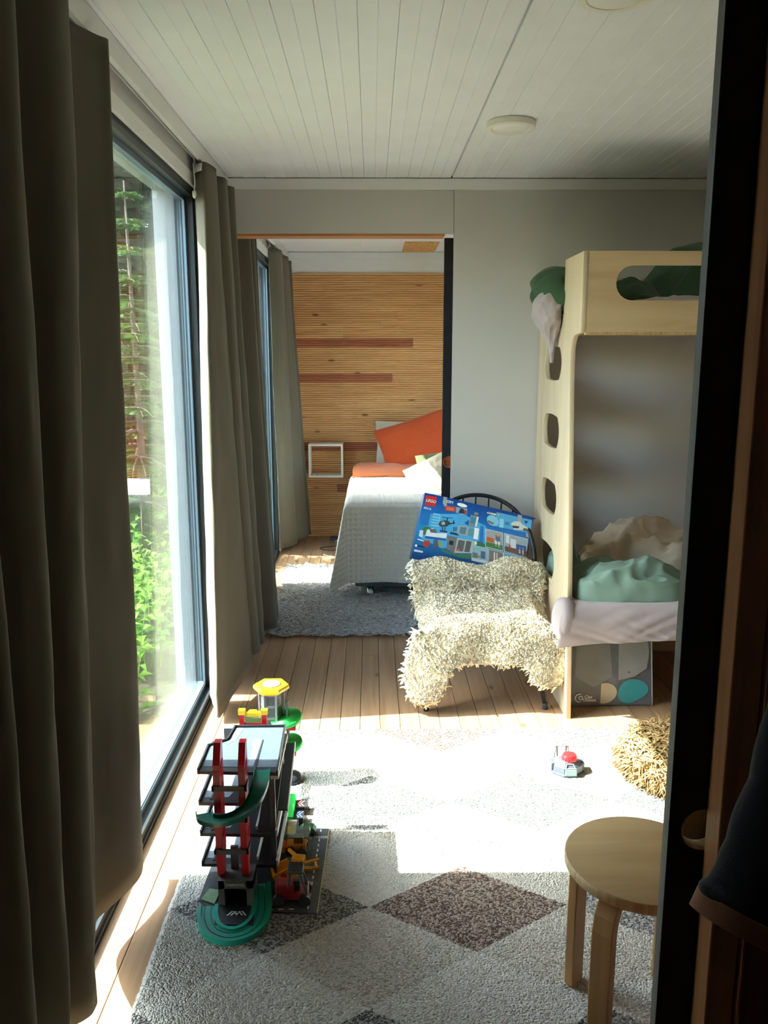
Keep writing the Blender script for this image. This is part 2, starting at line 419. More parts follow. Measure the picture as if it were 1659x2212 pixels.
# front partition (the dark wall on the right), its jambs
pt = struct('wall_front', MB().box(0.455, 3.05, 0.905, 0.94, 0, CZ+0.012).box(0.44, 3.05, 0.985, 1.02, 0, CZ+0.012).box(-0.756, 0.455, 0.905, 1.02, DH, CZ+0.012), M_brownwall, 'dim brown boarded partition at the right edge')
obj('jamb', MB().bbox(0.419, 0.455, 0.903, 0.941, 0, DH, 0.002), wood('brown oiled jamb', srgb(168, 122, 84), srgb(128, 86, 54), 'Z', False, 0.5, 0.0), pt, label='oiled wooden jamb')
obj('jamb', MB().bbox(0.404, 0.44, 0.984, 1.022, 0, DH, 0.002), M_ply_edge, pt)
xb = 0.456
while xb < 1.6:
    obj('wall_board', MB().bbox(xb, xb+0.094, 0.893, 0.905, 0, CZ, 0.003), M_brownwall, pt); xb += 0.096
struct('wall_right', MB().box(3.05, 3.15, -1.3, 4.9, 0, CZ+0.01).box(3.05, 3.15, 6.9, 7.3, 0, CZ+0.01).box(3.05, 3.15, 4.9, 6.9, 0, 0.35).box(3.05, 3.15, 4.9, 6.9, 2.2, CZ+0.01), M_wall, 'pale grey side wall')
struct('wall_rear', MB().box(-0.95, 3.15, -1.4, -1.3, -0.1, 2.55), M_brownwall, 'dim wall behind the viewer')

w3 = struct('fill_window', MB().box(3.06, 3.13, 4.9, 4.96, 0.35, 2.2).box(3.06, 3.13, 6.84, 6.9, 0.35, 2.2).box(3.06, 3.13, 4.96, 6.84, 2.14, 2.2).box(3.06, 3.13, 4.96, 6.84, 0.35, 0.41), M_dark, 'unseen window added in the far side wall to brighten the bedroom')  # out of view, added so more sky light reaches the bedroom
obj('pane', MB().box(3.092, 3.098, 4.955, 6.845, 0.405, 2.145), M_glass, w3)

# ================================================================= far bedroom wall of ribbed boards
FW = 7.25
wf = struct('wall_far', MB().box(-0.756, 3.05, FW, FW+0.1, 0, CZ+0.02), M_white2, 'bedroom end wall clad with ribbed pine boards')
def ribbed(x0, x1, z0, h, n=4, d=0.014):
    prof = []
    r = h/n
    for i in range(n):
        zb = z0+i*r
        prof += [(FW-0.004, zb), (FW-d+0.003, zb+r*0.22), (FW-d, zb+r*0.36), (FW-d, zb+r*0.80), (FW-d+0.003, zb+r*0.92)]
    prof += [(FW-0.004, z0+h), (FW-0.0005, z0+h), (FW-0.0005, z0)]
    return MB().prism(prof, x0, x1, 'X')
BH = 0.0745; z = 0.02; i = 0; rb = random.Random(11)
red = {}
while z < 2.27:
    h = min(BH, 2.277-z)
    n = 4 if h > BH*0.9 else max(1, int(round(4*h/BH)))
    zc = z+h/2
    cut = rb.uniform(-0.4, 2.2)
    m0 = m1 = M_pinewall
    if abs(zc-1.72) < BH/2: m0 = M_redwall; cut = 0.36
    elif abs(zc-1.38) < BH/2: m0 = M_redwall; cut = 0.184
    elif abs(zc-0.79) < BH/2: m0 = M_redwall; cut = 0.3
    elif abs(zc-0.41) < BH/2: m0 = M_redwall; cut = -0.31; m0, m1 = M_pinewall, M_redwall
    obj('wall_board', ribbed(-0.75, cut-0.0006, z, h, n), m0, wf)
    obj('wall_board', ribbed(cut+0.0006, 3.04, z, h, n), m1, wf)
    z += h; i += 1
struct('trim_7', MB().bbox(-0.70, 3.05, FW-0.016, FW, 2.395, 2.446, 0.002), M_white2, 'white ceiling strip over the bedroom end wall')
struct('baseboard_far', MB().bbox(-0.75, 3.04, FW-0.02, FW-0.0005, 0.0, 0.022, 0.002), M_pinewall, 'thin pine strip at the foot of the bedroom wall')
tag(obj('chipboard_panel', MB().bbox(0.262, 0.53, 6.60, 7.19, 2.439, 2.4495, 0.001), plain('flaked chipboard', srgb(206, 158, 100), 0.7, vary=0.35, scale=60)), 'square of bare chipboard fixed to the bedroom ceiling', 'panel')

# ================================================================= ground outside
gm = NT('meadow ground'); gv = gm.coord()
gm.base(gm.ramp(gm.noise(gv, 1.7, 5), [(0.3, srgb(58, 54, 40)), (0.6, srgb(84, 80, 60)), (0.8, srgb(104, 98, 80))])); gm.set(0.95)
gm.bump(gm.noise(gv, 30, 4), 0.6, 0.05)
def gfn(u, v):
    x = -40+u*80.0; y = -15+v*60
    return (x, y, -0.35+0.5*NZ(x*0.15, y*0.15)*max(0.0, min(1, (-0.95-x)/3))+0.015*max(0, -x-4))
struct('ground', MB().grid(gfn, 60, 80), gm.m, 'grassy ground outside the windows', smooth=True)
# ================================================================= curtains
M_curt = fabric('taupe blackout curtain', srgb(94, 88, 74), 0.05, 700, 0.15, trans=0.06, wrinkle=0.25)
def curtain(name, label, pts, ztop, n_per=14, nz=46, sag=0.0, group='taupe curtains on the window wall', seed=0, tie=None):
    """pts: (x_top, y_top, x_bottom, y_bottom, z_bottom) along the width"""
    top = [(p[0], p[1]) for p in pts]; bot = [(p[2], p[3], p[4]) for p in pts]
    nu = n_per*(len(pts)-1)
    def fn(u, v):
        a = catmull(top, u); b = catmull(bot, u)
        e = v**1.15
        x = a[0]+(b[0]-a[0])*e; y = a[1]+(b[1]-a[1])*e; z = ztop+(b[2]-ztop)*v
        w = 0.006*NZ(u*14+seed, v*3.1)*sstep(0, 0.2, v)+0.0035*NZ(u*30+seed, v*14)*sstep(0.05, 0.3, v)
        hem = 0.002 if 0.955 < v < 0.965 else 0.0
        return (x+w-hem, y+w*0.6, z)
    th = thing(name, label, 'curtain', (pts[0][2], pts[0][3], 0), group=group)
    obj('drape', MB().grid(fn, nu, nz), M_curt, th, smooth=True, recalc=False, solid=0.0025)
    # tape and hooks along the heading
    def fh(u, v):
        a = catmull(top, u); return (a[0]-0.004, a[1], ztop-0.004-v*0.03)
    obj('heading_tape', MB().grid(fh, nu, 1), M_white2, th, smooth=True, recalc=False, solid=0.001)
    for i in range(0, len(pts), 2):
        obj('hook', MB().tube([(-0.73, pts[i][1], 2.40), (-0.73, pts[i][1], ztop-0.004), (pts[i][0]-0.005, pts[i][1], ztop-0.012)], 0.0018, 6), M_alu, th)
    return th
c1 = [(-0.680, 2.300, -0.712, 2.300, 0.085), (-0.662, 2.275, -0.690, 2.235, 0.075), (-0.685, 2.235, -0.715, 2.12, 0.075), (-0.730, 2.12, -0.765, 1.99, 0.08), (-0.725, 2.04, -0.752, 1.88, 0.10),
      (-0.660, 1.975, -0.668, 1.735, 0.105), (-0.645, 1.93, -0.645, 1.675, 0.105), (-0.662, 1.87, -0.668, 1.63, 0.105), (-0.735, 1.80, -0.745, 1.60, 0.10), (-0.725, 1.73, -0.735, 1.565, 0.1),
      (-0.665, 1.69, -0.665, 1.55, 0.1), (-0.645, 1.65, -0.642, 1.505, 0.1), (-0.672, 1.60, -0.672, 1.47, 0.1), (-0.735, 1.54, -0.735, 1.44, 0.1), (-0.67, 1.46, -0.66, 1.38, 0.1), (-0.65, 1.42, -0.645, 1.33, 0.1), (-0.735, 1.34, -0.735, 1.26, 0.1), (-0.66, 1.25, -0.66, 1.19, 0.1), (-0.73, 1.18, -0.73, 1.13, 0.1)]
curtain('curtain', 'wide taupe curtain filling the left edge of the picture in front of the big window', c1, 2.375, seed=1)
c2 = [(-0.745, 3.72, -0.748, 3.64, 0.06), (-0.738, 3.68, -0.744, 3.57, 0.055), (-0.708, 3.63, -0.708, 3.465, 0.045), (-0.685, 3.615, -0.674, 3.395, 0.03), (-0.670, 3.66, -0.645, 3.57, 0.055), (-0.662, 3.74, -0.600, 3.82, 0.085), (-0.675, 3.78, -0.60, 3.87, 0.09),
      (-0.735, 3.82, -0.68, 3.90, 0.09), (-0.72, 3.86, -0.70, 3.95, 0.09), (-0.662, 3.91, -0.615, 4.0, 0.09), (-0.655, 3.97, -0.585, 4.06, 0.09), (-0.665, 4.01, -0.60, 4.10, 0.09), (-0.73, 4.05, -0.67, 4.12, 0.09),
      (-0.662, 4.11, -0.60, 4.16, 0.09), (-0.652, 4.16, -0.575, 4.20, 0.09), (-0.70, 4.21, -0.62, 4.235, 0.09), (-0.668, 4.25, -0.60, 4.262, 0.09)]
t = curtain('curtain', 'taupe curtain gathered between the big window and the bedroom doorway', c2, 2.375, seed=5)
obj('tie_cord', MB().tube([(-0.732, 3.625, 2.372), (-0.729, 3.618, 2.33), (-0.727, 3.616, 2.29), (-0.731, 3.616, 2.262)], 0.0025, 6)
    .lathe((-0.731, 3.616, 2.248), [(0.001, 0.016), (0.008, 0.012), (0.009, 0.002), (0.007, -0.010), (0.002, -0.016)], 9), M_white2, t, label='white knotted cord at the heading')
c3 = []
yy = 4.50; k = 0; r3 = random.Random(6)
while yy < 4.95:
    ridge = k % 3 != 0
    c3.append((-0.655 if ridge else -0.728, yy, (-0.585+0.03*r3.random()) if ridge else -0.70, yy*0.97+0.08, 0.06)); yy += (0.055 if ridge and k % 3 == 1 else 0.062); k += 1
curtain('curtain', 'bunched dark taupe curtain just inside the bedroom doorway', c3, 2.36, seed=9)
c4 = [(-0.74, 6.20, -0.74, 6.52, 0.05), (-0.725, 6.22, -0.722, 6.56, 0.05), (-0.70, 6.26, -0.68, 6.60, 0.05), (-0.672, 6.36, -0.648, 6.66, 0.05), (-0.67, 6.47, -0.625, 6.72, 0.055), (-0.70, 6.60, -0.645, 6.77, 0.06), (-0.668, 6.74, -0.59, 6.82, 0.06), (-0.66, 6.86, -0.545, 6.90, 0.06), (-0.70, 6.98, -0.60, 6.97, 0.06), (-0.66, 7.10, -0.53, 7.02, 0.06)]
curtain('curtain', 'taupe curtain half lit by the sun at the far end of the bedroom window', c4, 2.36, seed=13)

# ================================================================= patterned rug
RX0, RX1, RY0, RY1 = -0.60, 1.42, 1.16, 3.31
def rug_mat():
    t = NT('diamond patterned rug'); c = t.add('ShaderNodeTexCoord'); sp = t.add('ShaderNodeSeparateXYZ'); t.link(c.outputs['Object'], sp.inputs[0])
    wob = t.add('ShaderNodeTexNoise'); wob.inputs['Scale'].default_value = 120; t.link(c.outputs['Object'], wob.inputs['Vector'])
    wv = t.math('MULTIPLY', t.math('SUBTRACT', wob.outputs['Fac'], 0.5), 0.05)
    u = t.math('ADD', t.math('DIVIDE', t.math('SUBTRACT', sp.outputs[0], 0.275), 0.575), wv)
    v = t.math('ADD', t.math('DIVIDE', t.math('SUBTRACT', sp.outputs[1], 2.14), 0.38), wv)
    i = t.math('FLOOR', t.math('ADD', t.math('ADD', u, v), 0.5)); j = t.math('FLOOR', t.math('ADD', t.math('SUBTRACT', u, v), 0.5))
    k = t.math('SUBTRACT', i, j); s = t.math('ADD', i, j)
    m3 = t.math('FLOORED_MODULO', k, 3.0); m4 = t.math('FLOORED_MODULO', s, 4.0)
    dark = t.math('LESS_THAN', m3, 0.5); tint = t.math('GREATER_THAN', m3, 1.5); brown = t.math('LESS_THAN', m4, 0.5)
    vo = t.add('ShaderNodeTexVoronoi'); vo.inputs['Scale'].default_value = 190; t.link(c.outputs['Object'], vo.inputs['Vector'])
    wn_ = t.add('ShaderNodeSeparateColor'); t.link(vo.outputs['Color'], wn_.inputs[0]); rnd = wn_.outputs[0]
    gcol = t.ramp(rnd, [(0.35, srgb(84, 82, 80)), (0.65, srgb(158, 154, 149))])
    bcol = t.ramp(rnd, [(0.35, srgb(82, 60, 50)), (0.70, srgb(158, 140, 128))])
    wcol = t.ramp(rnd, [(0.1, srgb(180, 174, 163)), (0.5, srgb(200, 194, 184))])
    tcol = t.ramp(rnd, [(0.2, srgb(160, 153, 142)), (0.6, srgb(190, 183, 172))])
    light = t.mix(tint, wcol, tcol); dk = t.mix(brown, gcol, bcol)
    t.base(t.mix(dark, light, dk)); t.set(0.95, 0, 0.05, sheen=0.2)
    h = t.math('ADD', t.math('MULTIPLY', vo.outputs['Distance'], -1.0), t.math('MULTIPLY', t.noise(c.outputs['Object'], 60, 3), 0.8))
    t.bump(h, 0.9, 0.006); return t.m
M_rug = rug_mat()
def rugfn(u, v):
    x = RX0+(RX1-RX0)*u; y = RY0+(RY1-RY0)*v
    e = min(u*(RX1-RX0), (1-u)*(RX1-RX0), v*(RY1-RY0), (1-v)*(RY1-RY0))
    z = 0.002+0.013*sstep(-0.001, 0.014, e)
    z += 0.0012*NZ(x*70, y*70)+0.0008*NZ(x*150, y*150, 3)
    if e < 0.012: x += 0.003*NZ(y*60, x*9); y += 0.003*NZ(x*60, y*9)
    return (x, y, z)
tag(obj('rug', MB().grid(rugfn, 420, 430), M_rug, smooth=True, recalc=False), 'large cream rug with grey and brown diamond pattern on the pine floor', 'rug')

# ================================================================= fur helper
def locks(fn, n, length, rad, seed, droop=0.5, curl=0.012, seg=3, uvtest=None, lay=0.0, taper=0.15, mb=None, comb=None):
    """scatter tapered curly locks on surface fn(u,v)->Vector"""
    rg = random.Random(seed); mb = mb or MB(); c = 0
    while c < n:
        u, v = rg.random(), rg.random()
        if uvtest and not uvtest(u, v): continue
        c += 1
        p = Vector(fn(u, v)); e = 0.004
        du = Vector(fn(min(u+e, 1), v))-Vector(fn(max(u-e, 0), v)); dv_ = Vector(fn(u, min(v+e, 1)))-Vector(fn(u, max(v-e, 0)))
        nn = du.cross(dv_)
        if nn.length < 1e-9: continue
        nn.normalize(); tg = Vector((rg.gauss(0, 1), rg.gauss(0, 1), rg.gauss(0, 0.6))); tg = (tg-nn*tg.dot(nn))
        if tg.length < 1e-6: continue
        tg.normalize(); L = length*rg.uniform(0.65, 1.25)
        d = (nn*(1-lay)+tg*(0.35+lay))
        if comb is not None: d += Vector(comb)*rg.uniform(0.3, 1.0)
        d.normalize(); ph = rg.uniform(0, 6.28); side = nn.cross(tg)
        rings = []
        q = p-nn*0.004; r0 = rad*rg.uniform(0.7, 1.3)
        for s in range(seg+1):
            f = s/seg
            if s:
                d = (d+Vector((0, 0, -droop*f*1.2))*(1/seg)+(side*math.cos(ph+f*5)+tg*math.sin(ph+f*5))*curl*22/seg).normalized()
                q = q+d*L/seg
            r = r0*(1-(1-taper)*f**1.4); a = d.orthogonal().normalized(); b = d.cross(a)
            rings.append([q+(a*math.cos(2.094*k)+b*math.sin(2.094*k))*r for k in range(3)])
        mb.ring_strip(rings, True, False)
    return mb

# ================================================================= bedroom shag rug
M_shag = plain('silver grey shag', srgb(200, 198, 196), 0.85, spec=0.2, vary=0.35, scale=45)
sr = thing('shag_rug', 'silver grey long pile rug beside and under the bed', 'rug', (0.2, 5.3, 0))
def shf(u, v):
    x = -0.62+u*1.45; y = 4.52+v*1.60
    return Vector((x+0.012*NZ(y*9, 3), y+0.015*NZ(x*9, 7), 0.014+0.006*NZ(x*12, y*12)))
obj('backing', MB().grid(lambda u, v: shf(0.02+0.96*u, 0.025+0.95*v)-Vector((0, 0, 0.006)), 40, 44), M_shag, sr, smooth=True, recalc=False)
obj('pile', locks(shf, 15000, 0.062, 0.0038, 21, droop=0.55, curl=0.016, seg=2, lay=0.5), M_shag, sr, smooth=True, recalc=False, kind='stuff')

# ================================================================= wire chair
M_steel = plain('black powder coated steel', srgb(34, 34, 38), 0.45, 0.3, vary=0.1)
ch = thing('wire_chair', 'black wire lounge chair under the sheepskin beside the bunk bed', 'chair', (0.52, 3.85, 0))
CX, CY = 0.515, 3.86
def arc(cx_, cy_, r, z, a0, a1, n=28, ry=None): return [(cx_+r*math.cos(math.radians(a0+(a1-a0)*i/n)), cy_+(ry or r)*math.sin(math.radians(a0+(a1-a0)*i/n)), z(i/n) if callable(z) else z) for i in range(n+1)]
obj('seat_ring', MB().tube(arc(CX, CY, 0.29, 0.40, 0, 360, 40, 0.27), 0.009, 8), M_steel, ch, smooth=True)
obj('backrest', MB().tube(arc(CX+0.02, 3.98, 0.275, lambda f: 0.50+0.385*math.sin(PI*f)**0.7, -8, 188, 36, 0.19), 0.011, 8), M_steel, ch, smooth=True)
for i in range(13):
    f = (i+1)/14; a = math.radians(-8+196*f)
    top = (CX+0.02+0.275*math.cos(a), 3.98+0.19*math.sin(a), 0.50+0.385*math.sin(PI*f)**0.7)
    obj('spindle', MB().tube([top, (CX+0.25*math.cos(a), CY+0.02+0.22*math.sin(a), 0.405)], 0.004, 6), M_steel, ch, smooth=True)
for i in range(7):
    x = CX-0.24+i*0.08; h = 0.27*math.sqrt(max(0.02, 1-((x-CX)/0.29)**2))
    obj('seat_wire', MB().tube([(x, CY-h, 0.40), (x, CY, 0.385), (x, CY+h, 0.40)], 0.0035, 6), M_steel, ch, smooth=True)
for (tx, ty, bx_, by_) in ((CX-0.17, CY-0.20, 0.243, 3.517), (CX+0.19, CY-0.21, 0.789, 3.525), (CX-0.17, CY+0.2, 0.27, 4.19), (CX+0.17, CY+0.2, 0.78, 4.19)):
    l = obj('leg', MB().tube([(tx, ty, 0.40), (bx_, by_, 0.012)], 0.0095, 10), M_steel, ch, smooth=True)
    sub('foot_cap', MB().cyl((bx_, by_), 0.0125, 0.0, 0.03, 12), plain('black rubber', srgb(22, 22, 24), 0.7), l)

# ================================================================= sheepskin
M_wool = plain('cream sheep wool', srgb(224, 216, 196), 0.9, spec=0.1, vary=0.10, scale=14)
M_wool2 = plain('cream sheep wool hide', srgb(206, 190, 158), 0.9, spec=0.1, vary=0.15, scale=20)
sk = thing('sheepskin', 'thick cream sheepskin draped over the wire chair', 'sheepskin', (0.52, 3.6, 0))
prof = [(3.97, 0.56), (3.915, 0.61), (3.865, 0.575), (3.85, 0.53), (3.845, 0.475), (3.79, 0.455), (3.68, 0.452), (3.585, 0.445), (3.53, 0.42), (3.50, 0.36), (3.488, 0.29), (3.482, 0.22), (3.478, 0.14), (3.475, 0.065)]
def hemk(u):
    # how far down the front each column reaches (index into prof, 0..1)
    l = math.exp(-((u-0.13)/0.13)**4); r = math.exp(-((u-0.90)/0.125)**4)
    return 0.835+0.165*l+0.10*r
def skf(u, v):
    vv = v*hemk(u); y, z = catmull(prof, vv)
    w0 = 0.315+0.035*sstep(0.5, 0.85, vv)
    xc = 0.515
    x = xc+(u-0.5)*2*w0*(0.98+0.03*math.sin(vv*9))
    s = abs(u-0.5)*2
    if vv < 0.66:
        z -= 0.07*max(0, s-0.75)/0.25*sstep(0.2, 0.35, vv)
    z += 0.012*NZ(u*6, vv*9, 2)
    if vv < 0.3: z += 0.03*NZ(u*4+3, 1)-0.035*sstep(0.25, 0.5, u)*(1-sstep(0.5, 0.75, u))-0.03*sstep(0.8, 1, u)
    fl = sstep(0.66, 1, vv)
    y += -0.02*fl*math.sin(u*PI*3.2)+0.01*NZ(u*5, vv*7, 5)
    x += fl*(-0.03*(1-u)**3+0.0*u)
    return Vector((x, y, z))
obj('hide', MB().grid(skf, 40, 60), M_wool2, sk, smooth=True, recalc=False, solid=0.006)
obj('wool', locks(lambda u, v: skf(u, v), 14000, 0.052, 0.0066, 5, droop=0.7, curl=0.034, seg=4, lay=0.3, taper=0.5), M_wool, sk, smooth=True, recalc=False, kind='stuff')

# ================================================================= birch stool
M_birch2 = wood('oiled birch veneer', srgb(184, 150, 104), srgb(166, 130, 84), 'X', False, 0.4, 0.0, 0.4)
M_birchleg = wood('oiled birch leg', srgb(186, 146, 94), srgb(164, 122, 72), 'Z', False, 0.4, 0.1, 0.6)
SX, SY = 0.625, 1.728
st = thing('stool', 'round birch stool with bent legs standing on the rug', 'stool', (SX, SY, 0))
pr = [(0.0, 0.0)]
seat = obj('seat', MB().lathe((SX, SY, 0.412), [(0.02, 0), (0.170, 0.0), (0.1735, 0.003), (0.1745, 0.010), (0.1745, 0.0225), (0.1735, 0.0275), (0.171, 0.029), (0.02, 0.029)], 72), M_birch2, st, angle=40)
n = 72
sub('edge_band', MB().ring_strip([[(SX+r*math.cos(2*PI*j/n), SY+r*math.sin(2*PI*j/n), z) for j in range(n)] for r, z in ((0.1735, 0.4155), (0.1753, 0.4185), (0.1753, 0.4365), (0.1735, 0.439))], True, False), M_ply_edge, seat, smooth=True, label='layered plywood edge')
def bent_leg(ang, parent):
    d = Vector((math.cos(ang), math.sin(ang), 0)); s = Vector((-d.y, d.x, 0)); c = Vector((SX, SY, 0))
    cl = [(0.162, 0.0175), (0.162, 0.20), (0.160, 0.33), (0.154, 0.365), (0.140, 0.388), (0.118, 0.399), (0.07, 0.401), (0.05, 0.401)]
    rings = []
    for i, (r, z) in enumerate(cl):
        a = Vector(cl[max(i-1, 0)]); b = Vector(cl[min(i+1, len(cl)-1)]); tt = (b-a).normalized(); nn = Vector((tt.y, -tt.x))
        th = 0.0125 if i < 6 else 0.009; w = 0.0255
        if i == 0: z = 0.0178
        ring = []
        for sw, sn in ((-1, -1), (1, -1), (1, 1), (-1, 1)):
            q = Vector((r, z))+nn*sn*th; ring.append(c+d*q.x+s*(sw*w)+Vector((0, 0, q.y)))
        rings.append(ring)
    mb = MB().ring_strip(rings)
    o = obj('leg', mb, M_birchleg, parent); md = o.modifiers.new('bev', 'BEVEL'); md.width = 0.003; md.segments = 2
    return o
for a in (45, 135, 225, 315): bent_leg(math.radians(a), st)
# ================================================================= bunk bed
BX = 0.86
bk = thing('bunk_bed', 'birch plywood bunk bed with cut out ladder holes and slotted guard rail', 'bunk bed', (BX, 3.9, 0))
TH = 0.021
def fillet(p, n=6): return p
end = [(3.42, 0.0), (3.605, 1.50), (3.608, 1.56)]
for i in range(1, 8):
    a = PI/2*i/8; end.append((3.538+0.07*math.cos(a), 1.60+0.075*math.sin(a)))
end += [(3.53, 1.677), (3.452, 1.684), (3.452, 2.003), (3.768, 2.003), (3.768, 1.80)]
for i in range(1, 7):
    a = PI+PI/2*i/7; end.append((3.868+0.1*math.cos(a), 1.80+0.1*math.sin(a)))
end += [(3.87, 1.70), (4.18, 1.70), (4.205, 1.73), (4.205, 1.97), (4.285, 1.97), (4.285, 0.0)]
holes = []
for zc in (1.552, 1.235, 0.918, 0.604):
    h = []
    y0, y1, hh, bul = 3.785, 4.115, 0.073, 0.02
    for (a, b) in (((y1-0.03, zc+hh), (y0+0.03, zc+hh)), ((y0, zc+hh*0.55), (y0-0.0, zc-hh*0.55)), ((y0+0.03, zc-hh), (y1-0.03, zc-hh)), ((y1, zc-hh*0.55), (y1, zc+hh*0.55))):
        for i in range(6):
            f = i/5; p = (a[0]+(b[0]-a[0])*f, a[1]+(b[1]-a[1])*f)
            if a[1] == b[1]: p = (p[0], p[1]+(1 if a[1] > zc else -1)*0.008*math.sin(PI*f))
            else: p = (p[0]+(1 if a[0] > 3.9 else -1)*0.012*math.sin(PI*f), p[1])
            h.append(p)
    holes.append(h)
RYZ = Matrix(((0, 0, 1, 0), (1, 0, 0, 0), (0, 1, 0, 0), (0, 0, 0, 1)))   # curve (x,y) -> (Y,Z), thickness along X
me = curve_mesh([end]+holes, TH, 0.0012); me.transform(Matrix.Translation((BX+TH/2, 0, 0)) @ RYZ)
ep = obj('end_panel', me, M_birch, bk)
def edge_strip(pts, t0, t1, off, mtx=None):
    return None
# visible plywood layers on the front edge and in the ladder holes
def rim(pts, x0, x1, closed=True, inset=0.0006):
    c = (sum(p[0] for p in pts)/len(pts), sum(p[1] for p in pts)/len(pts))
    q = [(p[0]+(c[0]-p[0])*inset/0.1, p[1]+(c[1]-p[1])*inset/0.1) for p in pts] if closed else pts
    return MB().ring_strip([[(x0, p[0], p[1]) for p in q], [(x1, p[0], p[1]) for p in q]], closed, False)
for h in holes: sub('hole_edge', rim(h, BX+0.0025, BX+TH-0.0025), M_ply_edge, ep)
sub('front_edge', MB().ring_strip([[(x, y-0.0007, z) for y, z in end[:10]] for x in (BX+0.0025, BX+TH-0.0025)], False, False), M_ply_edge, ep)
# guard panel with long slot
slot = []
x0, x1, zc, r = 0.997, 2.62, 1.879, 0.0705
for i in range(13): a = PI/2+PI*i/12; slot.append((x0+r+r*math.cos(a), zc+r*math.sin(a)))
for i in range(13): a = -PI/2+PI*i/12; slot.append((x1-r+r*math.cos(a), zc+r*math.sin(a)))
RXZ = Matrix(((1, 0, 0, 0), (0, 0, -1, 0), (0, 1, 0, 0), (0, 0, 0, 1)))
me = curve_mesh([rrect(BX+TH, 2.98, 1.684, 2.003, 0.002, 2), slot], 0.02, 0.001); me.transform(Matrix.Translation((0, 3.462, 0)) @ RXZ)
gp = obj('guard_panel', me, wood('birch ply guard', srgb(214, 188, 148), srgb(194, 164, 122), 'X', False, 0.42, 0.0, 0.5), bk)
sub('slot_edge', MB().ring_strip([[(p[0]+(1.8-p[0])*0.0006, y, p[1]+(zc-p[1])*0.012) for p in slot] for y in (3.4535, 3.4705)], True, False), M_ply_edge, gp)
obj('upper_rail', MB().bbox(BX+TH, 2.98, 3.452, 3.475, 1.672, 1.685, 0.002), M_ply_edge, bk)
obj('upper_base', MB().bbox(BX+TH, 2.98, 3.475, 4.28, 1.685, 1.703, 0.002), M_birch, bk)
obj('lower_base', MB().bbox(BX+TH, 2.98, 3.56, 4.28, 0.352, 0.37, 0.002), M_birch, bk)
obj('lower_rail', MB().bbox(BX+TH, 2.98, 3.60, 3.621, 0.315, 0.352, 0.002), M_birch, bk)
obj('back_panel', MB().bbox(BX+TH, 2.98, 4.262, 4.28, 0.0, 0.37, 0.002), M_birch, bk)
obj('back_panel', MB().bbox(BX+TH, 2.98, 4.262, 4.28, 1.70, 1.97, 0.002), M_birch, bk)
obj('end_panel', MB().bbox(2.98, 3.0, 3.46, 4.285, 0.0, 2.0, 0.002), M_birch, bk)

# mattresses
def cushion(x0, x1, y0, y1, z0, z1, r=0.03):
    bm = bmesh.new(); bmesh.ops.create_cube(bm, size=1)
    for v in bm.verts: v.co = Vector(((x0+x1)/2+v.co.x*(x1-x0), (y0+y1)/2+v.co.y*(y1-y0), (z0+z1)/2+v.co.z*(z1-z0)))
    bmesh.ops.bevel(bm, geom=list(bm.edges), offset=r, segments=4, profile=0.5, affect='EDGES')
    m = MB().bm(bm); bm.free(); return m
M_mauve = fabric('mauve grey cotton sheet', srgb(168, 156, 158), 0.06, 900, 0.5, wrinkle=0.8)
M_matt = fabric('dark blue mattress cover', srgb(44, 48, 66), 0.1, 600, 0.2)
M_sage = fabric('sage green linen', srgb(124, 148, 134), 0.08, 800, 0.55, wrinkle=0.8)
M_green = fabric('forest green quilted cotton', srgb(58, 84, 60), 0.10, 800, 0.5, wrinkle=0.7)
M_cream = fabric('cream cotton cover', srgb(205, 192, 174), 0.05, 900, 0.45, wrinkle=0.7)
tag(obj('mattress', cushion(0.90, 2.96, 3.47, 4.25, 0.371, 0.515, 0.03), M_matt, smooth=True), 'dark mattress on the lower bunk showing below the sheet hem', 'mattress')
tag(obj('mattress', cushion(0.90, 2.96, 3.48, 4.25, 1.704, 1.78, 0.025), M_matt, smooth=True), 'dark mattress on the upper bunk hidden behind the guard', 'mattress')

def ridged(x, y, z=0.0):
    return 1-2*abs(NZ(x, y, z))
# fitted sheet, draped over the front of the lower mattress
def sheet(u, v):
    # u along X, v from back of the bed over the front edge and down
    x = 0.885+u*2.06
    path = [(4.20, 0.523), (3.9, 0.525), (3.6, 0.525), (3.475, 0.523), (3.437, 0.508), (3.425, 0.46), (3.432, 0.405), (3.445, 0.362)]
    y, z = catmull(path, v)
    d = sstep(0.45, 0.9, v)
    hem = (0.022*math.sin(x*5.0)+0.02*NZ(x*3, 1)-0.02*sstep(1.0, 1.5, x))*d
    y += d*(0.008*ridged(x*9-z*22, z*5+x, 2)+0.006*NZ(x*22+z*40, z*9))-d*0.012*math.sin(x*5+1)*sstep(0.8, 1, v)
    z += hem
    # corner bulging past the end panel
    k = math.exp(-((x-0.885)/0.07)**2)*sstep(0.4, 0.7, v)
    x -= 0.075*k; y -= 0.02*k; z -= 0.025*k*sstep(0.7, 1, v)
    z += (1-d)*(0.004*NZ(x*8, y*8))
    return Vector((x, y, z))
shb = thing('bed_sheet', 'mauve grey sheet hanging over the edge of the lower bunk', 'sheet', (1.4, 3.44, 0.38))
obj('sheet', MB().grid(sheet, 150, 60), M_mauve, shb, smooth=True, recalc=False, solid=0.003)
def corner(u, v):
    a = u*2*PI; b = v*PI
    f = 1+0.10*ridged(u*5, v*1.5, 2)
    x = 0.842-0.052*math.sin(b)**0.8*math.cos(a)*f; y = 3.462+0.055*math.sin(b)**0.8*math.sin(a)*f
    z = 0.455+0.092*math.cos(b)
    return Vector((x, y, z))
obj('gathered_corner', MB().grid(corner, 24, 24), M_mauve, shb, smooth=True, recalc=False, solid=0.002)

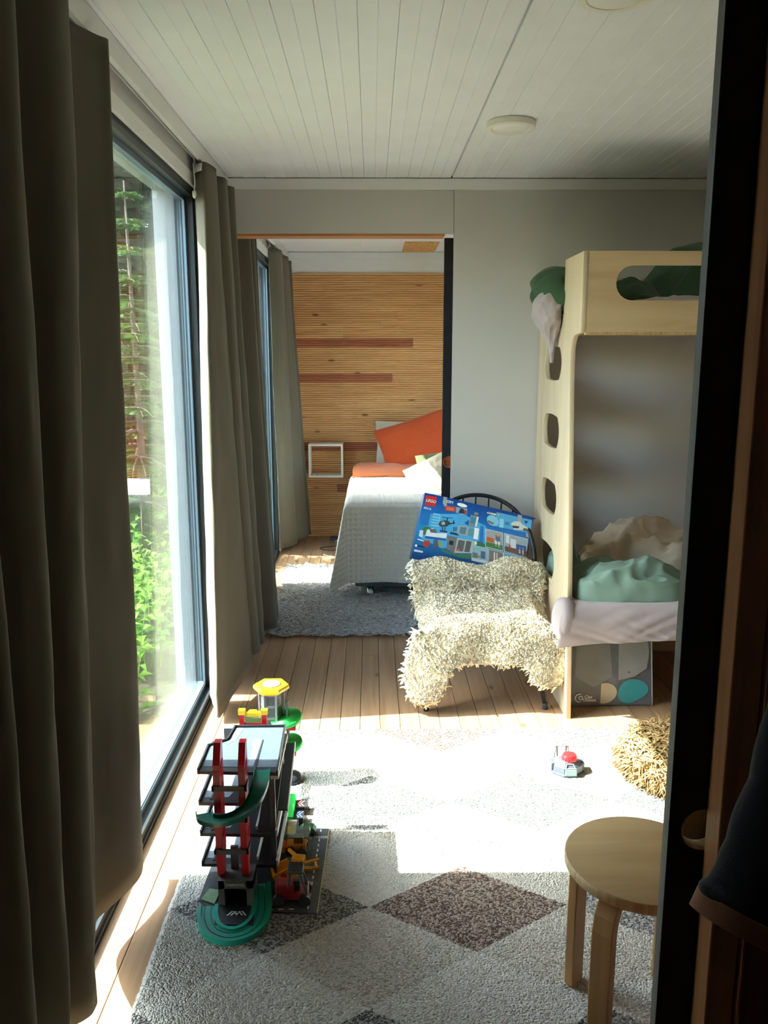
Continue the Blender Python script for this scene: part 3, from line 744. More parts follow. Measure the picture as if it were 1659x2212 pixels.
def heap(cx_, cy_, z0, lx, ly, h, seed, folds=1.0, dirx=1.0, diry=0.3, px=2.6, nu=110, nv=70, fscale=9.0, under=0.0):
    """crumpled cloth mound: closed over the top, tucked to z0 at its rim"""
    def fn(u, v):
        a = u*2*PI; r = v
        ca, sa = math.cos(a), math.sin(a)
        k = (abs(ca)**px+abs(sa)**px)**(-1/px)
        wob = 1+0.10*NZ(ca*1.5+seed, sa*1.5)
        x = ca*k*r*wob; y = sa*k*r*wob
        hh = (1-r**3.2)
        z = h*hh*(0.78+0.35*NZ(x*1.6+seed, y*1.6))
        f = ridged((x*dirx+y*diry)*fscale*lx*0.5+seed+0.8*NZ(x*2, y*2, seed), (y*dirx-x*diry)*2.2, seed)
        f2 = ridged((x*dirx+y*diry)*fscale*lx*1.1+seed*2, (y*dirx-x*diry)*5, seed+4)
        amp = folds*0.034*(0.4+0.6*r)
        z += amp*(f*0.8+f2*0.35)*sstep(1.0, 0.9, r)
        rr = 1+folds*0.03*f*r
        bulge = 1-under*max(0, r-0.85)/0.15
        return Vector((cx_+x*lx*rr*bulge, cy_+y*ly*rr*bulge, z0+max(0.0, z)))
    mb = MB(); n0 = 0
    mb.grid(fn, nu, nv); return mb
tag(obj('blanket', heap(1.16, 3.60, 0.524, 0.30, 0.145, 0.150, 3.1, 1.7, 1, 0.5, 3.2, under=0.1), M_sage, smooth=True, recalc=True), 'sage green blanket bunched up on the front of the lower bunk', 'blanket')
tag(obj('blanket', heap(1.62, 3.58, 0.524, 0.26, 0.13, 0.12, 8.4, 1.6, 1, 0.5, 3.0), M_sage, smooth=True), 'sage green blanket end at the right, half hidden by the black door', 'blanket')
tag(obj('bed_cover', heap(1.34, 3.93, 0.53, 0.34, 0.22, 0.235, 5.7, 2.3, 0.6, 1.0, 2.2), M_cream, smooth=True), 'cream cotton cover crumpled behind the green blanket on the lower bunk', 'bed cover')
tag(obj('pillowcase', heap(0.955, 3.97, 0.53, 0.075, 0.17, 0.15, 9.2, 1.2, 0.2, 1.0, 2.2, 70, 40), M_sage, smooth=True), 'sage green cloth pressed against the lowest ladder hole', 'cloth')

# upper bunk bedding
M_mauve2 = M_mauve
def bulge(u, v):
    a = u*2*PI; b = v*PI
    x = 0.875-0.125*math.sin(b)**0.8*max(0, 1.0)*(0.5-0.5*math.cos(a))
    y = 3.93+0.155*math.cos(b)+0.03*math.sin(a)
    z = 1.885+0.108*math.sin(b)**0.6*math.sin(a)
    x += 0.10*(0.5+0.5*math.cos(a))*math.sin(b)
    n = 0.016*ridged(z*13+y*7, y*4, 3)+0.006*NZ(y*20, z*20)
    x -= n*math.sin(b)*(0.5-0.5*math.cos(a)); z += n*0.6*math.sin(a)
    return Vector((x, y, z))
dv1 = thing('duvet', 'forest green duvet on the upper bunk spilling out over the end panel', 'duvet', (1.1, 3.9, 1.78))
obj('cover', MB().grid(bulge, 64, 48), M_green, dv1, smooth=True)
obj('cover', heap(1.10, 3.88, 1.785, 0.22, 0.30, 0.14, 2.2, 1.0, 1, 0.5, 2.4), M_green, dv1, smooth=True)
tag(obj('duvet', heap(1.66, 3.86, 1.785, 0.45, 0.30, 0.34, 7.7, 1.4, 1, 0.4, 2.2), M_green, smooth=True), 'rounded heap of forest green duvet rising above the guard rail', 'duvet')
shu = thing('bed_sheet', 'mauve grey sheet lying behind the slot of the upper bunk guard', 'sheet', (1.4, 3.52, 1.78))
obj('sheet', heap(1.55, 3.545, 1.781, 0.56, 0.06, 0.045, 4.4, 0.6, 1, 0.3, 3.0, 90, 24), M_mauve, shu, smooth=True)
# hanging frayed sheet
def hang(u, v):
    a = u*2*PI; q = catmull([(0.030, 0.0), (0.060, -0.004), (0.070, -0.010), (0.064, -0.006), (0.040, 0.004), (0.017, 0.014), (0.012, 0.018), (0.006, 0.022)], v)
    z = 1.880-0.325*v
    f = 1+0.16*ridged(math.cos(a)*1.3+v*3.5, math.sin(a)*1.1-v*2.2, 3)+0.07*NZ(math.cos(a)*5, math.sin(a)*5, v*14)
    x = 0.818+q[1]*0.8+q[0]*math.cos(a)*f; y = 3.845+0.02*v+q[0]*1.25*math.sin(a)*f
    z += 0.012*ridged(math.cos(a)*2, math.sin(a)*2, 5)*(1-v)+0.012*NZ(math.cos(a)*7, math.sin(a)*7)*sstep(0.5, 0.7, v)
    return Vector((min(x, 0.854), y, z))
tag(obj('hanging_sheet', MB().grid(hang, 64, 70), M_mauve, smooth=True, recalc=True), 'frayed mauve grey sheet hanging below the green duvet on the end panel', 'sheet')

# storage bag under the bunk
M_bag = plain('grey woven plastic', srgb(104, 106, 110), 0.45, vary=0.08, scale=20)
M_bagl = plain('light grey woven plastic', srgb(150, 150, 148), 0.4, vary=0.06, scale=14)
bg = thing('storage_bag', 'grey storage bag with beige and turquoise shapes under the bunk', 'bag', (1.09, 3.66, 0))
def bagface(u, v):
    x = 0.905+0.385*u+0.0*v; x += -0.012*(u-0.5)*2*v
    z = 0.001+0.352*v-0.035*v*math.exp(-((u-0.35)/0.16)**2)
    y = 3.552+0.035*v-0.012*math.sin(u*PI)*math.sin(v*PI)+0.003*ridged(u*5+v*2, v*4-u, 2)*math.sin(PI*v)
    return Vector((x, y, z))
obj('front', MB().grid(bagface, 44, 40), M_bag, bg, smooth=True, recalc=False, solid=0.002)
def bagside(x, s):
    def fn(u, v):
        f = bagface(0 if s < 0 else 1, v); return Vector((f.x-0.01*s*math.sin(u*PI)*v, f.y+u*0.22, f.z-0.03*math.sin(PI*u)*v))
    return MB().grid(fn, 12, 16)
obj('side', bagside(0, -1), M_bag, bg, smooth=True, recalc=False, solid=0.002)
obj('side', bagside(0, 1), M_bag, bg, smooth=True, recalc=False, solid=0.002)
obj('back', MB().grid(lambda u, v: bagface(u, v)+Vector((0, 0.22-0.012, 0)), 20, 16), M_bag, bg, smooth=True, recalc=False, solid=0.002)
obj('base', MB().box(0.907, 1.287, 3.556, 3.765, 0.0005, 0.003), M_bag, bg)
# binding along the right and left seams
for u in (0.0, 1.0):
    obj('seam', MB().tube([bagface(u, i/14)+Vector((0, -0.002, 0)) for i in range(15)], 0.0035, 6), M_bagl, bg, smooth=True)
def onbag(poly, lift=0.0034):
    """flat print following the bag front; poly in (u,v)"""
    mb = MB(); c = (sum(p[0] for p in poly)/len(poly), sum(p[1] for p in poly)/len(poly)); n = len(poly); R_ = 7
    rings = []
    for r in range(R_+1):
        f = r/R_
        rings.append([bagface(c[0]+(p[0]-c[0])*f, c[1]+(p[1]-c[1])*f)+Vector((0, -lift, 0)) for p in poly])
    mb.ring_strip(rings, True, False); return mb
half = [(0.37, 0.04+0.30*i/8) for i in range(9)]+[(0.37+0.195*math.sin(PI*i/14), 0.19+0.16*math.cos(PI*i/14)) for i in range(1, 14)]
obj('print', onbag(half), plain('beige print', srgb(196, 188, 160), 0.6), bg, smooth=True, label='beige half disc')
blob = []
for i in range(36):
    a = 2*PI*i/36; r = 1+0.10*math.cos(2*a-1.2)+0.06*math.cos(3*a); blob.append((0.755+0.178*r*math.cos(a), 0.205+0.165*r*math.sin(a)))
obj('print', onbag(blob), plain('turquoise print', srgb(62, 160, 168), 0.55), bg, smooth=True, label='turquoise round shape')
obj('print', onbag([(0.575, 0.36), (0.58, 0.86), (0.76, 0.90), (0.93, 0.985), (0.965, 0.70), (0.93, 0.50), (0.78, 0.40)]), M_bagl, bg, smooth=True, label='pale grey facet print')
obj('print', onbag([(0.05, 0.40), (0.05, 0.95), (0.28, 0.93), (0.47, 0.90), (0.50, 0.42), (0.28, 0.28)]), plain('mid grey print', srgb(130, 130, 128), 0.45), bg, smooth=True, label='mid grey facet print')
M_print = plain('white print', srgb(225, 225, 222), 0.5)
def place_text(txt, size, u, v, parent, m, bold=0.0):
    me = text_mesh(txt, size, 0.0003, bold); p = bagface(u, v)
    me.transform(Matrix.Translation(p+Vector((0, -0.0052, 0))) @ Matrix.Rotation(PI/2, 4, 'X'))
    return obj('lettering', me, m, parent)
place_text('Clas', 0.021, 0.222, 0.135, bg, M_print, 0.0006)
place_text('Ohlson', 0.021, 0.235, 0.090, bg, M_print, 0.0006)
p = bagface(0.115, 0.115)
lg = MB()
for r, a0, a1 in ((0.019, 70, 290), (0.0085, 0, 360)):
    n = 26; rings = []
    for i in range(n+1):
        a = math.radians(a0+(a1-a0)*i/n); ca, sa = math.cos(a), math.sin(a); w = 0.0022
        off = 0.006 if r < 0.01 else 0
        rings.append([p+Vector((off+(r-w)*ca, -0.0062, (r-w)*sa)), p+Vector((off+(r+w)*ca, -0.0062, (r+w)*sa)), p+Vector((off+(r+w)*ca, -0.0052, (r+w)*sa)), p+Vector((off+(r-w)*ca, -0.0052, (r-w)*sa))])
    lg.ring_strip(rings, True, True)
obj('logo', lg, M_print, bg, label='white ring emblem')
# ================================================================= ceiling lamps
M_lampring = plain('white lamp housing', srgb(236, 232, 222), 0.4, vary=0.02)
lm = NT('opal lamp diffuser'); lm.base(srgb(245, 244, 240)); lm.set(0.3)
M_diff = lm.m
for lx, ly, lab in ((0.528, 3.30, 'round white ceiling lamp further away, near the grey wall'), (0.588, 2.142, 'round white ceiling lamp cut off by the top edge of the picture')):
    t = thing('ceiling_lamp', lab, 'ceiling lamp', (lx, ly, CZ), group='round white ceiling lamps')
    obj('housing', MB().lathe((lx, ly, CZ), [(0.088, -0.0005), (0.088, -0.005), (0.092, -0.006), (0.092, -0.024), (0.089, -0.026), (0.073, -0.026), (0.071, -0.0235), (0.02, -0.0235)], 56), M_lampring, t, angle=35)
    obj('diffuser', MB().lathe((lx, ly, CZ), [(0.0705, -0.0238), (0.0695, -0.0248), (0.03, -0.0250), (0.003, -0.0250)], 56), M_diff, t, smooth=True)

# ================================================================= double bed in the bedroom
M_chrome = plain('brushed chrome', srgb(200, 200, 200), 0.25, 0.95, vary=0.03)
M_base = fabric('blue grey bed base', srgb(92, 104, 114), 0.06, 700, 0.3)
M_mattw = fabric('pale mattress', srgb(200, 198, 192), 0.04)
bd = thing('double_bed', 'low upholstered double bed on chrome legs in the bedroom', 'bed', (0.55, 6.25, 0))
BX0, BX1, BY0, BY1 = -0.115, 1.30, 5.285, 7.20
obj('bed_base', cushion(BX0, BX1, BY0, BY1, 0.08, 0.34, 0.018), M_base, bd, smooth=True)
obj('mattress', cushion(BX0, BX1, BY0, BY1, 0.342, 0.618, 0.045), M_mattw, bd, smooth=True)
for x, y in ((-0.012, 5.335), (1.2, 5.335), (-0.012, 7.1), (1.2, 7.1), (0.6, 6.2)):
    obj('leg', MB().lathe((x, y, 0), [(0.024, 0.0), (0.026, 0.004), (0.022, 0.02), (0.024, 0.079)], 20), M_chrome, bd, smooth=True)
# waffle blanket
M_waffle = fabric('white waffle cotton', srgb(222, 221, 214), 0.02, 900, 0.2)
ZT = 0.632
def drape(a, b):
    """a: from the left hem (0) across X, b: from the head side (0) over the foot edge"""
    LH, FH = 0.50, 0.53         # cloth hanging on the left and at the foot
    dx = LH-a; yb = 6.52-b      # b is distance along Y
    dy = (5.262)-yb
    R = 0.05
    def bend(d):                # cloth length d past the edge -> outward, down
        if d <= 0: return d, 0.0
        q = R*PI/2
        if d < q: t_ = d/R; return R*math.sin(t_), R*(1-math.cos(t_))
        return R, R+(d-q)
    ox, zx = bend(dx+R*0.4) if dx > -R*0.4 else (dx+R*0.4, 0)
    oy, zy = bend(dy+R*0.4) if dy > -R*0.4 else (dy+R*0.4, 0)
    both = min(max(dx, 0), max(dy, 0))
    z = ZT+0.02-max(zx, zy)-0.28*min(zx, zy)*0.35
    x = -0.10-R-ox+R*0.6; y = 5.262+R*0.6-oy
    fl = max(zx, 0)
    x -= 0.11*zx*(1+0.6*sstep(5.9, 5.3, y))+0.04*both; y -= 0.05*zy+0.10*both
    y += 0.012*math.sin(x*13+1)*min(1, zy*3); x += 0.014*math.sin(y*11)*min(1, zx*3)
    z = max(z, 0.024+0.01*math.sin(x*30))
    return Vector((x, y, z+0.004*NZ(x*5, y*5)))
def waf(u, v):
    a = u*1.36; b = v*1.79; p = drape(a, b)
    e = 0.004
    n = (drape(a+e, b)-drape(a-e, b)).cross(drape(a, b+e)-drape(a, b-e))
    n = n.normalized() if n.length > 1e-9 else Vector((0, 0, 1))
    if n.z < -0.2 or (abs(n.z) < 0.2 and (n.y > 0.5 or n.x > 0.5)): n = -n
    c = 0.034
    w = max(abs(math.cos(PI*a/c)), abs(math.cos(PI*b/c)))**3
    return p+n*0.0062*w
bl = tag(obj('waffle_blanket', MB().grid(waf, 240, 316), M_waffle, smooth=True, recalc=False), 'white waffle weave blanket hanging over the foot of the bed', 'blanket')
# terracotta bedding
M_terra = fabric('terracotta cotton', srgb(206, 112, 62), 0.06, 900, 0.5, wrinkle=0.7)
M_terra2 = fabric('rust velvet cotton', srgb(186, 78, 40), 0.06, 900, 0.45, wrinkle=0.6)
M_linen = fabric('pale linen pillow', srgb(208, 196, 178), 0.06, 500, 0.5, wrinkle=0.5)
M_olive = fabric('dark olive cushion', srgb(86, 92, 62), 0.1, 700, 0.4)
def terra(u, v):
    x = -0.150+u*1.02; y = 6.36+v*0.52
    z = 0.652+0.030*math.sin(min(1, v*3)*PI/2)+0.016*ridged(x*5+y*4, y*7, 2)*(0.4+0.6*math.sin(PI*v))+0.010*NZ(x*9, y*9)
    z += 0.012-0.02*max(0.0, 0.05-u)*20
    return Vector((x, y, z))
tag(obj('duvet', MB().grid(terra, 70, 50), M_terra, smooth=True, recalc=False, solid=0.012), 'terracotta duvet folded back above the waffle blanket', 'duvet')
tag(obj('bed_sheet', MB().grid(lambda u, v: Vector((-0.128+u*1.2, 6.86+v*0.33, 0.640-0.10*max(0, 0.06-u)*14*0.15+0.006*NZ(u*8, v*5)+0.02*math.sin(PI*v))), 30, 16), M_terra2, smooth=True, recalc=False, solid=0.01), 'rust coloured sheet at the head of the bed', 'sheet')
def pillow(w, h, d, seed, puff=0.5):
    def side(s):
        def fn(u, v):
            a = u*2-1; b = v*2-1
            k = (1-abs(a)**3.2)*(1-abs(b)**3.2)
            t_ = max(0.0, k)**puff
            cx_ = a*w/2*(1-0.05*(1-abs(b))**1.0*abs(a)); cz_ = b*h/2*(1-0.06*(1-abs(a))*abs(b))
            wr = 0.012*NZ(a*3+seed, b*3)*t_+0.006*ridged(a*5+b*3+seed, b*6, seed)*t_
            return Vector((cx_, s*(d/2*t_+0.002)+wr, cz_))
        return fn
    return MB().grid(side(-1), 40, 32).grid(side(1), 40, 32)
def put(mb, loc, rx=0, ry=0, rz=0):
    mt = Matrix.Translation(loc) @ Matrix.Rotation(rz, 4, 'Z') @ Matrix.Rotation(ry, 4, 'Y') @ Matrix.Rotation(rx, 4, 'X')
    mb.v = [tuple(mt @ Vector(p)) for p in mb.v]; return mb
tag(obj('pillow', put(pillow(0.62, 0.40, 0.13, 1.0), (0.345, 7.13, 0.835), math.radians(-6), 0.0), M_linen, smooth=True), 'pale linen pillow standing against the ribbed wall', 'pillow')
tag(obj('pillow', put(pillow(0.66, 0.46, 0.16, 4.0), (0.395, 6.93, 0.86), math.radians(-24), math.radians(-18)), M_terra2, smooth=True), 'large rust orange pillow leaning on the linen pillow', 'pillow')
tag(obj('cushion', put(pillow(0.34, 0.30, 0.10, 7.0), (0.425, 5.78, 0.745), math.radians(-40), math.radians(-26)), fabric('pleated linen', srgb(190, 180, 160), 0.12, 300, 0.8, wrinkle=0.6), smooth=True), 'beige pleated cushion leaning near the foot of the bed', 'cushion')
tag(obj('cushion', put(pillow(0.36, 0.34, 0.10, 9.0), (0.52, 5.95, 0.755), math.radians(-35), math.radians(-10)), M_olive, smooth=True), 'dark olive cushion behind the beige pleated one on the bed', 'cushion')
tag(obj('cloth_bundle', heap(-0.045, 5.42, 0.03, 0.045, 0.05, 0.06, 6.6, 1.4, 1, 0.3, 2.2, 48, 20), fabric('pale cloth', srgb(190, 182, 168), 0.08), smooth=True), 'pale crumpled cloth under the bed beside the chrome leg', 'cloth')

# wall cube shelf
sh = thing('cube_shelf', 'white open cube shelf on the ribbed wall beside the bed', 'shelf', (-0.40, 7.15, 0.55))
SX0, SX1, SZ0, SZ1, SYF, SYB = -0.545, -0.247, 0.552, 0.842, 7.07, 7.232; T_ = 0.018
M_shelf = plain('white shelf board', srgb(232, 226, 214), 0.5, vary=0.02)
obj('side', MB().bbox(SX0, SX0+T_, SYF, SYB, SZ0, SZ1, 0.001), M_shelf, sh); obj('side', MB().bbox(SX1-T_, SX1, SYF, SYB, SZ0, SZ1, 0.001), M_shelf, sh)
obj('top', MB().bbox(SX0+T_, SX1-T_, SYF, SYB, SZ1-T_, SZ1, 0.001), M_shelf, sh); obj('bottom', MB().bbox(SX0+T_, SX1-T_, SYF, SYB, SZ0, SZ0+T_, 0.001), M_shelf, sh)
rc = thing('remote_control', 'small pale remote lying inside the cube shelf', 'remote', (-0.50, 7.15, SZ0+T_))
obj('body', MB().bbox(-0.515, -0.485, 7.10, 7.20, SZ0+T_, SZ0+T_+0.016, 0.004), plain('pale plastic', srgb(190, 190, 186), 0.5), rc)
for i in range(3): obj('button', MB().cyl((-0.50, 7.12+i*0.025), 0.005, SZ0+T_+0.0155, SZ0+T_+0.018, 10), M_dark, rc)
wo = thing('wall_socket', 'white double wall socket low on the ribbed wall by the bed', 'socket', (-0.225, 7.23, 0.12))
obj('plate', MB().bbox(-0.249, -0.169, 7.222, 7.2355, 0.125, 0.245, 0.003), M_shelf, wo)
for z in (0.155, 0.215):
    obj('outlet', put(MB().lathe((0, 0, 0), [(0.024, 0.0), (0.024, 0.003), (0.02, 0.003), (0.019, -0.002), (0.003, -0.002)], 24), (-0.212, 7.2215, z), math.radians(90)), plain('socket insert', srgb(190, 188, 182), 0.5), wo)
ps = thing('charger', 'dark blue charger block on the floor under the wall shelf', 'charger', (-0.315, 7.06, 0))
obj('body', MB().bbox(-0.365, -0.275, 7.02, 7.11, 0.0, 0.03, 0.006), plain('dark blue plastic', srgb(52, 62, 84), 0.5), ps); obj('lamp', MB().cyl((-0.30, 7.05), 0.004, 0.0295, 0.0315, 8), M_shelf, ps)
pg = thing('plug', 'white plug lying on the floor beside the dark blue charger', 'plug', (-0.275, 6.97, 0))
obj('body', put(MB().bbox(-0.032, 0.032, -0.014, 0.014, 0, 0.026, 0.006), (-0.27, 6.975, 0), 0, 0, 0.15), M_shelf, pg)
for s in (-1, 1): obj('pin', put(MB().tube([(-0.032, s*0.008, 0.013), (-0.05, s*0.008, 0.013)], 0.0025, 8), (-0.27, 6.975, 0), 0, 0, 0.15), M_chrome, pg)
cp = [(-0.21, 6.83, 0.004), (-0.26, 6.83, 0.004), (-0.33, 6.81, 0.004), (-0.41, 6.77, 0.004), (-0.435, 6.735, 0.004), (-0.41, 6.68, 0.004), (-0.36, 6.665, 0.004), (-0.28, 6.665, 0.004), (-0.2, 6.66, 0.004)]
tag(obj('cable', MB().tube([catmull(cp, i/40) for i in range(41)], 0.0038, 8), plain('brown cable', srgb(60, 44, 36), 0.5), smooth=True), 'brown cable looped on the bedroom floor', 'cable')
cp = [(-0.2, 6.43, 0.003), (-0.26, 6.42, 0.003), (-0.32, 6.45, 0.003), (-0.375, 6.49, 0.003)]
wc = thing('cable', 'thin white cable with plug lying in the sun by the bed', 'cable', (-0.3, 6.45, 0))
obj('cord', MB().tube([catmull(cp, i/20) for i in range(21)], 0.0025, 8), M_shelf, wc, smooth=True)
obj('connector', MB().tube([(-0.375, 6.49, 0.004), (-0.395, 6.505, 0.004)], 0.0045, 8), M_shelf, wc)

# ================================================================= toy set box on the chair
BW_, BHH, BDD = 0.565, 0.335, 0.085
rot = math.radians(-13.2); ln = math.radians(17)
ex = Vector((math.cos(rot), 0, math.sin(rot))); ez = Vector((-math.sin(rot), 0, math.cos(rot)))*math.cos(ln)+Vector((0, 1, 0))*math.sin(ln); ey = ez.cross(ex)
TL = Vector((0.2655, 4.065, 0.917))
BM = Matrix(((ex.x, ey.x, ez.x, TL.x), (ex.y, ey.y, ez.y, TL.y), (ex.z, ey.z, ez.z, TL.z), (0, 0, 0, 1)))   # local: x right, y into the box, z up from the top edge
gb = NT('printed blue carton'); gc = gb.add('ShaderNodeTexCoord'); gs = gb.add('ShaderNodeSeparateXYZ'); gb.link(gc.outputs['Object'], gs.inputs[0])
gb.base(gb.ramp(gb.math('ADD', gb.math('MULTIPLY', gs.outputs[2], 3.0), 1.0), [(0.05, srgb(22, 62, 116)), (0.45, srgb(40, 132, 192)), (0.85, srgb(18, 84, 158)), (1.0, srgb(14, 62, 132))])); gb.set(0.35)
lb = thing('toy_box', 'blue printed toy building set carton leaning tilted on the chair', 'box', tuple(BM @ Vector((BW_/2, 0, -BHH))))
def boxobj(name, mb, m, **k):
    o = bpy.data.objects.new(name, None)
    ob = obj(name, mb, m, None, **k); ob.matrix_world = BM; ob.parent = lb; ob.matrix_parent_inverse = Matrix.Translation(-lb.location)
    return ob
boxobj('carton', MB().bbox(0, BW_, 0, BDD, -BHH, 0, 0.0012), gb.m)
boxobj('flap', MB().box(BW_-0.001, BW_+0.018, 0.02, BDD, -0.0012, 0.0004), plain('grey board', srgb(120, 110, 96), 0.8))
A0 = (235, 72); UX, UY = (1335, 298), (-175, 778)
det = UX[0]*UY[1]-UX[1]*UY[0]
def st(c):
    x, y = c[0]-A0[0], c[1]-A0[1]
    return ((x*UY[1]-y*UY[0])/det*BW_, -(UX[0]*y-UX[1]*x)/det*BHH)
PRN = {}
def pm(c):
    if c not in PRN: PRN[c] = plain('print %d %d %d' % c, srgb(*c), 0.4, vary=0.06, scale=40)
    return PRN[c]
def art(poly, c, layer, name='printed_picture'):
    p = [st(q) for q in poly]; y = -0.0003-0.00022*layer
    return boxobj(name, MB().prism(p, y, y+0.0002, 'Y'), pm(c))
def art_text(txt, c, pos, size, layer, bold=0.0, shear=0.0):
    me = text_mesh(txt, size, 0.0001, bold, shear); x, z = st(pos)
    me.transform(Matrix.Translation((x, -0.0003-0.00022*layer, z)) @ Matrix.Rotation(PI/2, 4, 'X'))
    return boxobj('lettering', me, pm(c))
art([(300, 330), (700, 330), (980, 480), (960, 700), (430, 740), (180, 620)], (70, 158, 206), 0)
art([(205, 315), (300, 325), (272, 470), (178, 452)], (34, 108, 172), 1)
art([(335, 320), (425, 332), (398, 484), (302, 470)], (112, 186, 218), 1)
for i in range(4): art([(330-i*8, 345+i*32), (412-i*7, 356+i*32), (409-i*7, 366+i*32), (327-i*8, 355+i*32)], (52, 128, 180), 2)
art([(910, 470), (950, 480), (940, 690), (890, 680)], (34, 112, 182), 1)
art([(210, 500), (250, 478), (300, 490), (290, 560), (215, 580), (195, 540)], (62, 104, 70), 2)
art([(860, 650), (960, 690), (965, 740), (850, 720)], (50, 110, 76), 2)
art([(245, 108), (380, 128), (360, 245), (232, 222)], (212, 36, 34), 2, 'logo_square')
art_text('LEGO', (20, 18, 18), (306, 176), 0.0205, 3, 0.0018, 0.25); art_text('LEGO', (238, 236, 226), (306, 176), 0.0205, 4, 0.0004, 0.25)
art_text('60316', (214, 224, 232), (264, 264), 0.0155, 3, 0.0004)
art([(462, 124), (506, 130), (500, 236), (472, 242), (450, 200)], (150, 158, 162), 3, 'tape')
art_text('CITY', (228, 234, 238), (540, 190), 0.0165, 3, 0.0006)
art([(480, 226), (615, 246), (610, 310), (474, 290)], (176, 62, 58), 2); art([(500, 245), (590, 258), (588, 296), (498, 284)], (206, 110, 90), 3)
art([(615, 246), (752, 268), (742, 342), (612, 318)], (120, 158, 176), 2); art([(668, 262), (704, 268), (716, 330), (640, 318)], (48, 52, 70), 3); art([(705, 280), (742, 288), (736, 336), (700, 330)], (160, 60, 48), 3)
art([(688+62*math.cos(a*PI/10), 226+0.23*62*math.cos(a*PI/10)+22*math.sin(a*PI/10)) for a in range(20)], (226, 230, 230), 4)
# helicopter
art([(392, 452), (415, 420), (470, 405), (525, 418), (545, 448), (500, 482), (425, 485)], (58, 66, 72), 3); art([(430, 430), (470, 420), (480, 455), (440, 462)], (150, 170, 176), 4)
art([(445, 366), (572, 378), (572, 384), (445, 374)], (40, 52, 64), 4); art([(500, 375), (512, 376), (508, 420), (494, 420)], (48, 54, 60), 4); art([(530, 440), (600, 432), (600, 444), (535, 456)], (56, 64, 70), 3); art([(576, 408), (590, 410), (584, 452), (570, 450)], (40, 48, 56), 4)
for x in (440, 470, 580, 605): art([(x, 485), (x+12, 487), (x+8, 540), (x-4, 538)], (50, 60, 72), 3)
art([(415, 520), (500, 535), (500, 556), (412, 542)], (32, 62, 116), 3); art([(540, 545), (640, 565), (640, 590), (536, 570)], (40, 46, 58), 3)
# station
art([(505, 585), (628, 612), (588, 800), (486, 745)], (110, 112, 112), 3); art([(530, 645), (580, 655), (570, 705), (522, 694)], (42, 44, 48), 4)
art([(622, 618), (860, 660), (800, 800), (580, 796)], (168, 172, 172), 3)
art([(640, 640), (718, 652), (690, 780), (612, 770)], (52, 48, 46), 4); art([(735, 650), (800, 662), (770, 790), (706, 782)], (84, 88, 84), 4)
for i in range(4): art([(650+i*18, 642+i*3), (655+i*18, 643+i*3), (632+i*17, 772+i*2), (627+i*17, 771+i*2)], (150, 152, 150), 5)
art([(612, 742), (650, 748), (646, 770), (608, 766)], (206, 70, 34), 5)
art([(640, 468), (768, 480), (745, 596), (618, 574)], (148, 156, 158), 3); art([(665, 485), (740, 494), (722, 575), (650, 562)], (84, 120, 134), 4); art([(768, 505), (830, 515), (812, 600), (752, 590)], (92, 140, 146), 4)
art([(838, 495), (892, 506), (875, 638), (820, 626)], (226, 228, 226), 4); art([(838, 660), (864, 664), (858, 700), (832, 696)], (224, 226, 226), 5)
art([(792, 342), (892, 362), (862, 492), (762, 472)], (120, 130, 136), 3); art([(800, 366), (850, 376), (838, 446), (786, 436)], (60, 128, 162), 4); art([(868, 365), (890, 369), (862, 486), (842, 480)], (214, 218, 218), 4)
art([(712, 440), (770, 400), (762, 470)], (36, 84, 156), 3); art([(838, 306), (888, 318), (880, 345), (834, 338)], (140, 132, 118), 4)
# van, dog, figures as plain colour patches
art([(255, 520), (330, 500), (385, 560), (500, 560), (488, 624), (236, 592)], (206, 214, 216), 3); art([(282, 508), (356, 512), (382, 560), (300, 552)], (96, 102, 100), 4); art([(236, 592), (488, 624), (482, 648), (232, 620)], (40, 84, 156), 4)
art([(170, 522), (212, 528), (200, 606), (156, 598)], (196, 206, 208), 3)
art([(210, 650), (285, 645), (292, 690), (262, 722), (212, 716)], (178, 62, 48), 4); art([(335, 640), (385, 630), (395, 735), (322, 738)], (76, 92, 112), 4); art([(400, 660), (432, 655), (436, 720), (398, 724)], (150, 148, 70), 4)
art([(140, 624), (220, 646), (218, 660), (140, 636)], (206, 214, 218), 4)
art([(425, 742), (600, 806), (800, 820), (790, 870), (640, 850), (430, 775)], (66, 116, 78), 2)
art([(122+14*math.cos(a*PI/8), 706+16*math.sin(a*PI/8)) for a in range(16)], (226, 232, 236), 3); art([(142, 700), (228, 718), (226, 732), (140, 716)], (16, 34, 72), 3)
art([(100, 750), (206, 772), (202, 792), (94, 774)], (206, 212, 214), 3, 'sticker')
# right half
art([(1110, 308), (1548, 404), (1522, 566), (1096, 478)], (78, 156, 200), 1); art([(1150, 380), (1200, 395), (1190, 500), (1140, 490)], (132, 196, 220), 2); art([(1215, 420), (1270, 432), (1262, 470), (1210, 460)], (60, 118, 168), 2)
art([(1285, 445), (1330, 420), (1400, 420), (1420, 450), (1520, 515), (1500, 530), (1320, 520)], (196, 200, 198), 3); art([(1300, 470), (1390, 480), (1380, 505), (1310, 500)], (58, 64, 70), 4); art([(1440, 500), (1515, 512), (1490, 540), (1430, 532)], (110, 92, 74), 4); art([(1450, 410), (1500, 420), (1470, 455)], (40, 60, 100), 4)
art([(1003, 308), (1130, 330), (1126, 356), (1000, 334)], (16, 18, 22), 3); art_text('CONNECT', (240, 242, 242), (1065, 332), 0.0125, 5, 0.0004)
art([(1062+72*math.cos(a*PI/12), 410+16*math.cos(a*PI/12)+64*math.sin(a*PI/12)) for a in range(24)], (120, 188, 212), 3); art([(1000, 400), (1080, 440), (1060, 460), (1000, 430)], (128, 118, 104), 4)
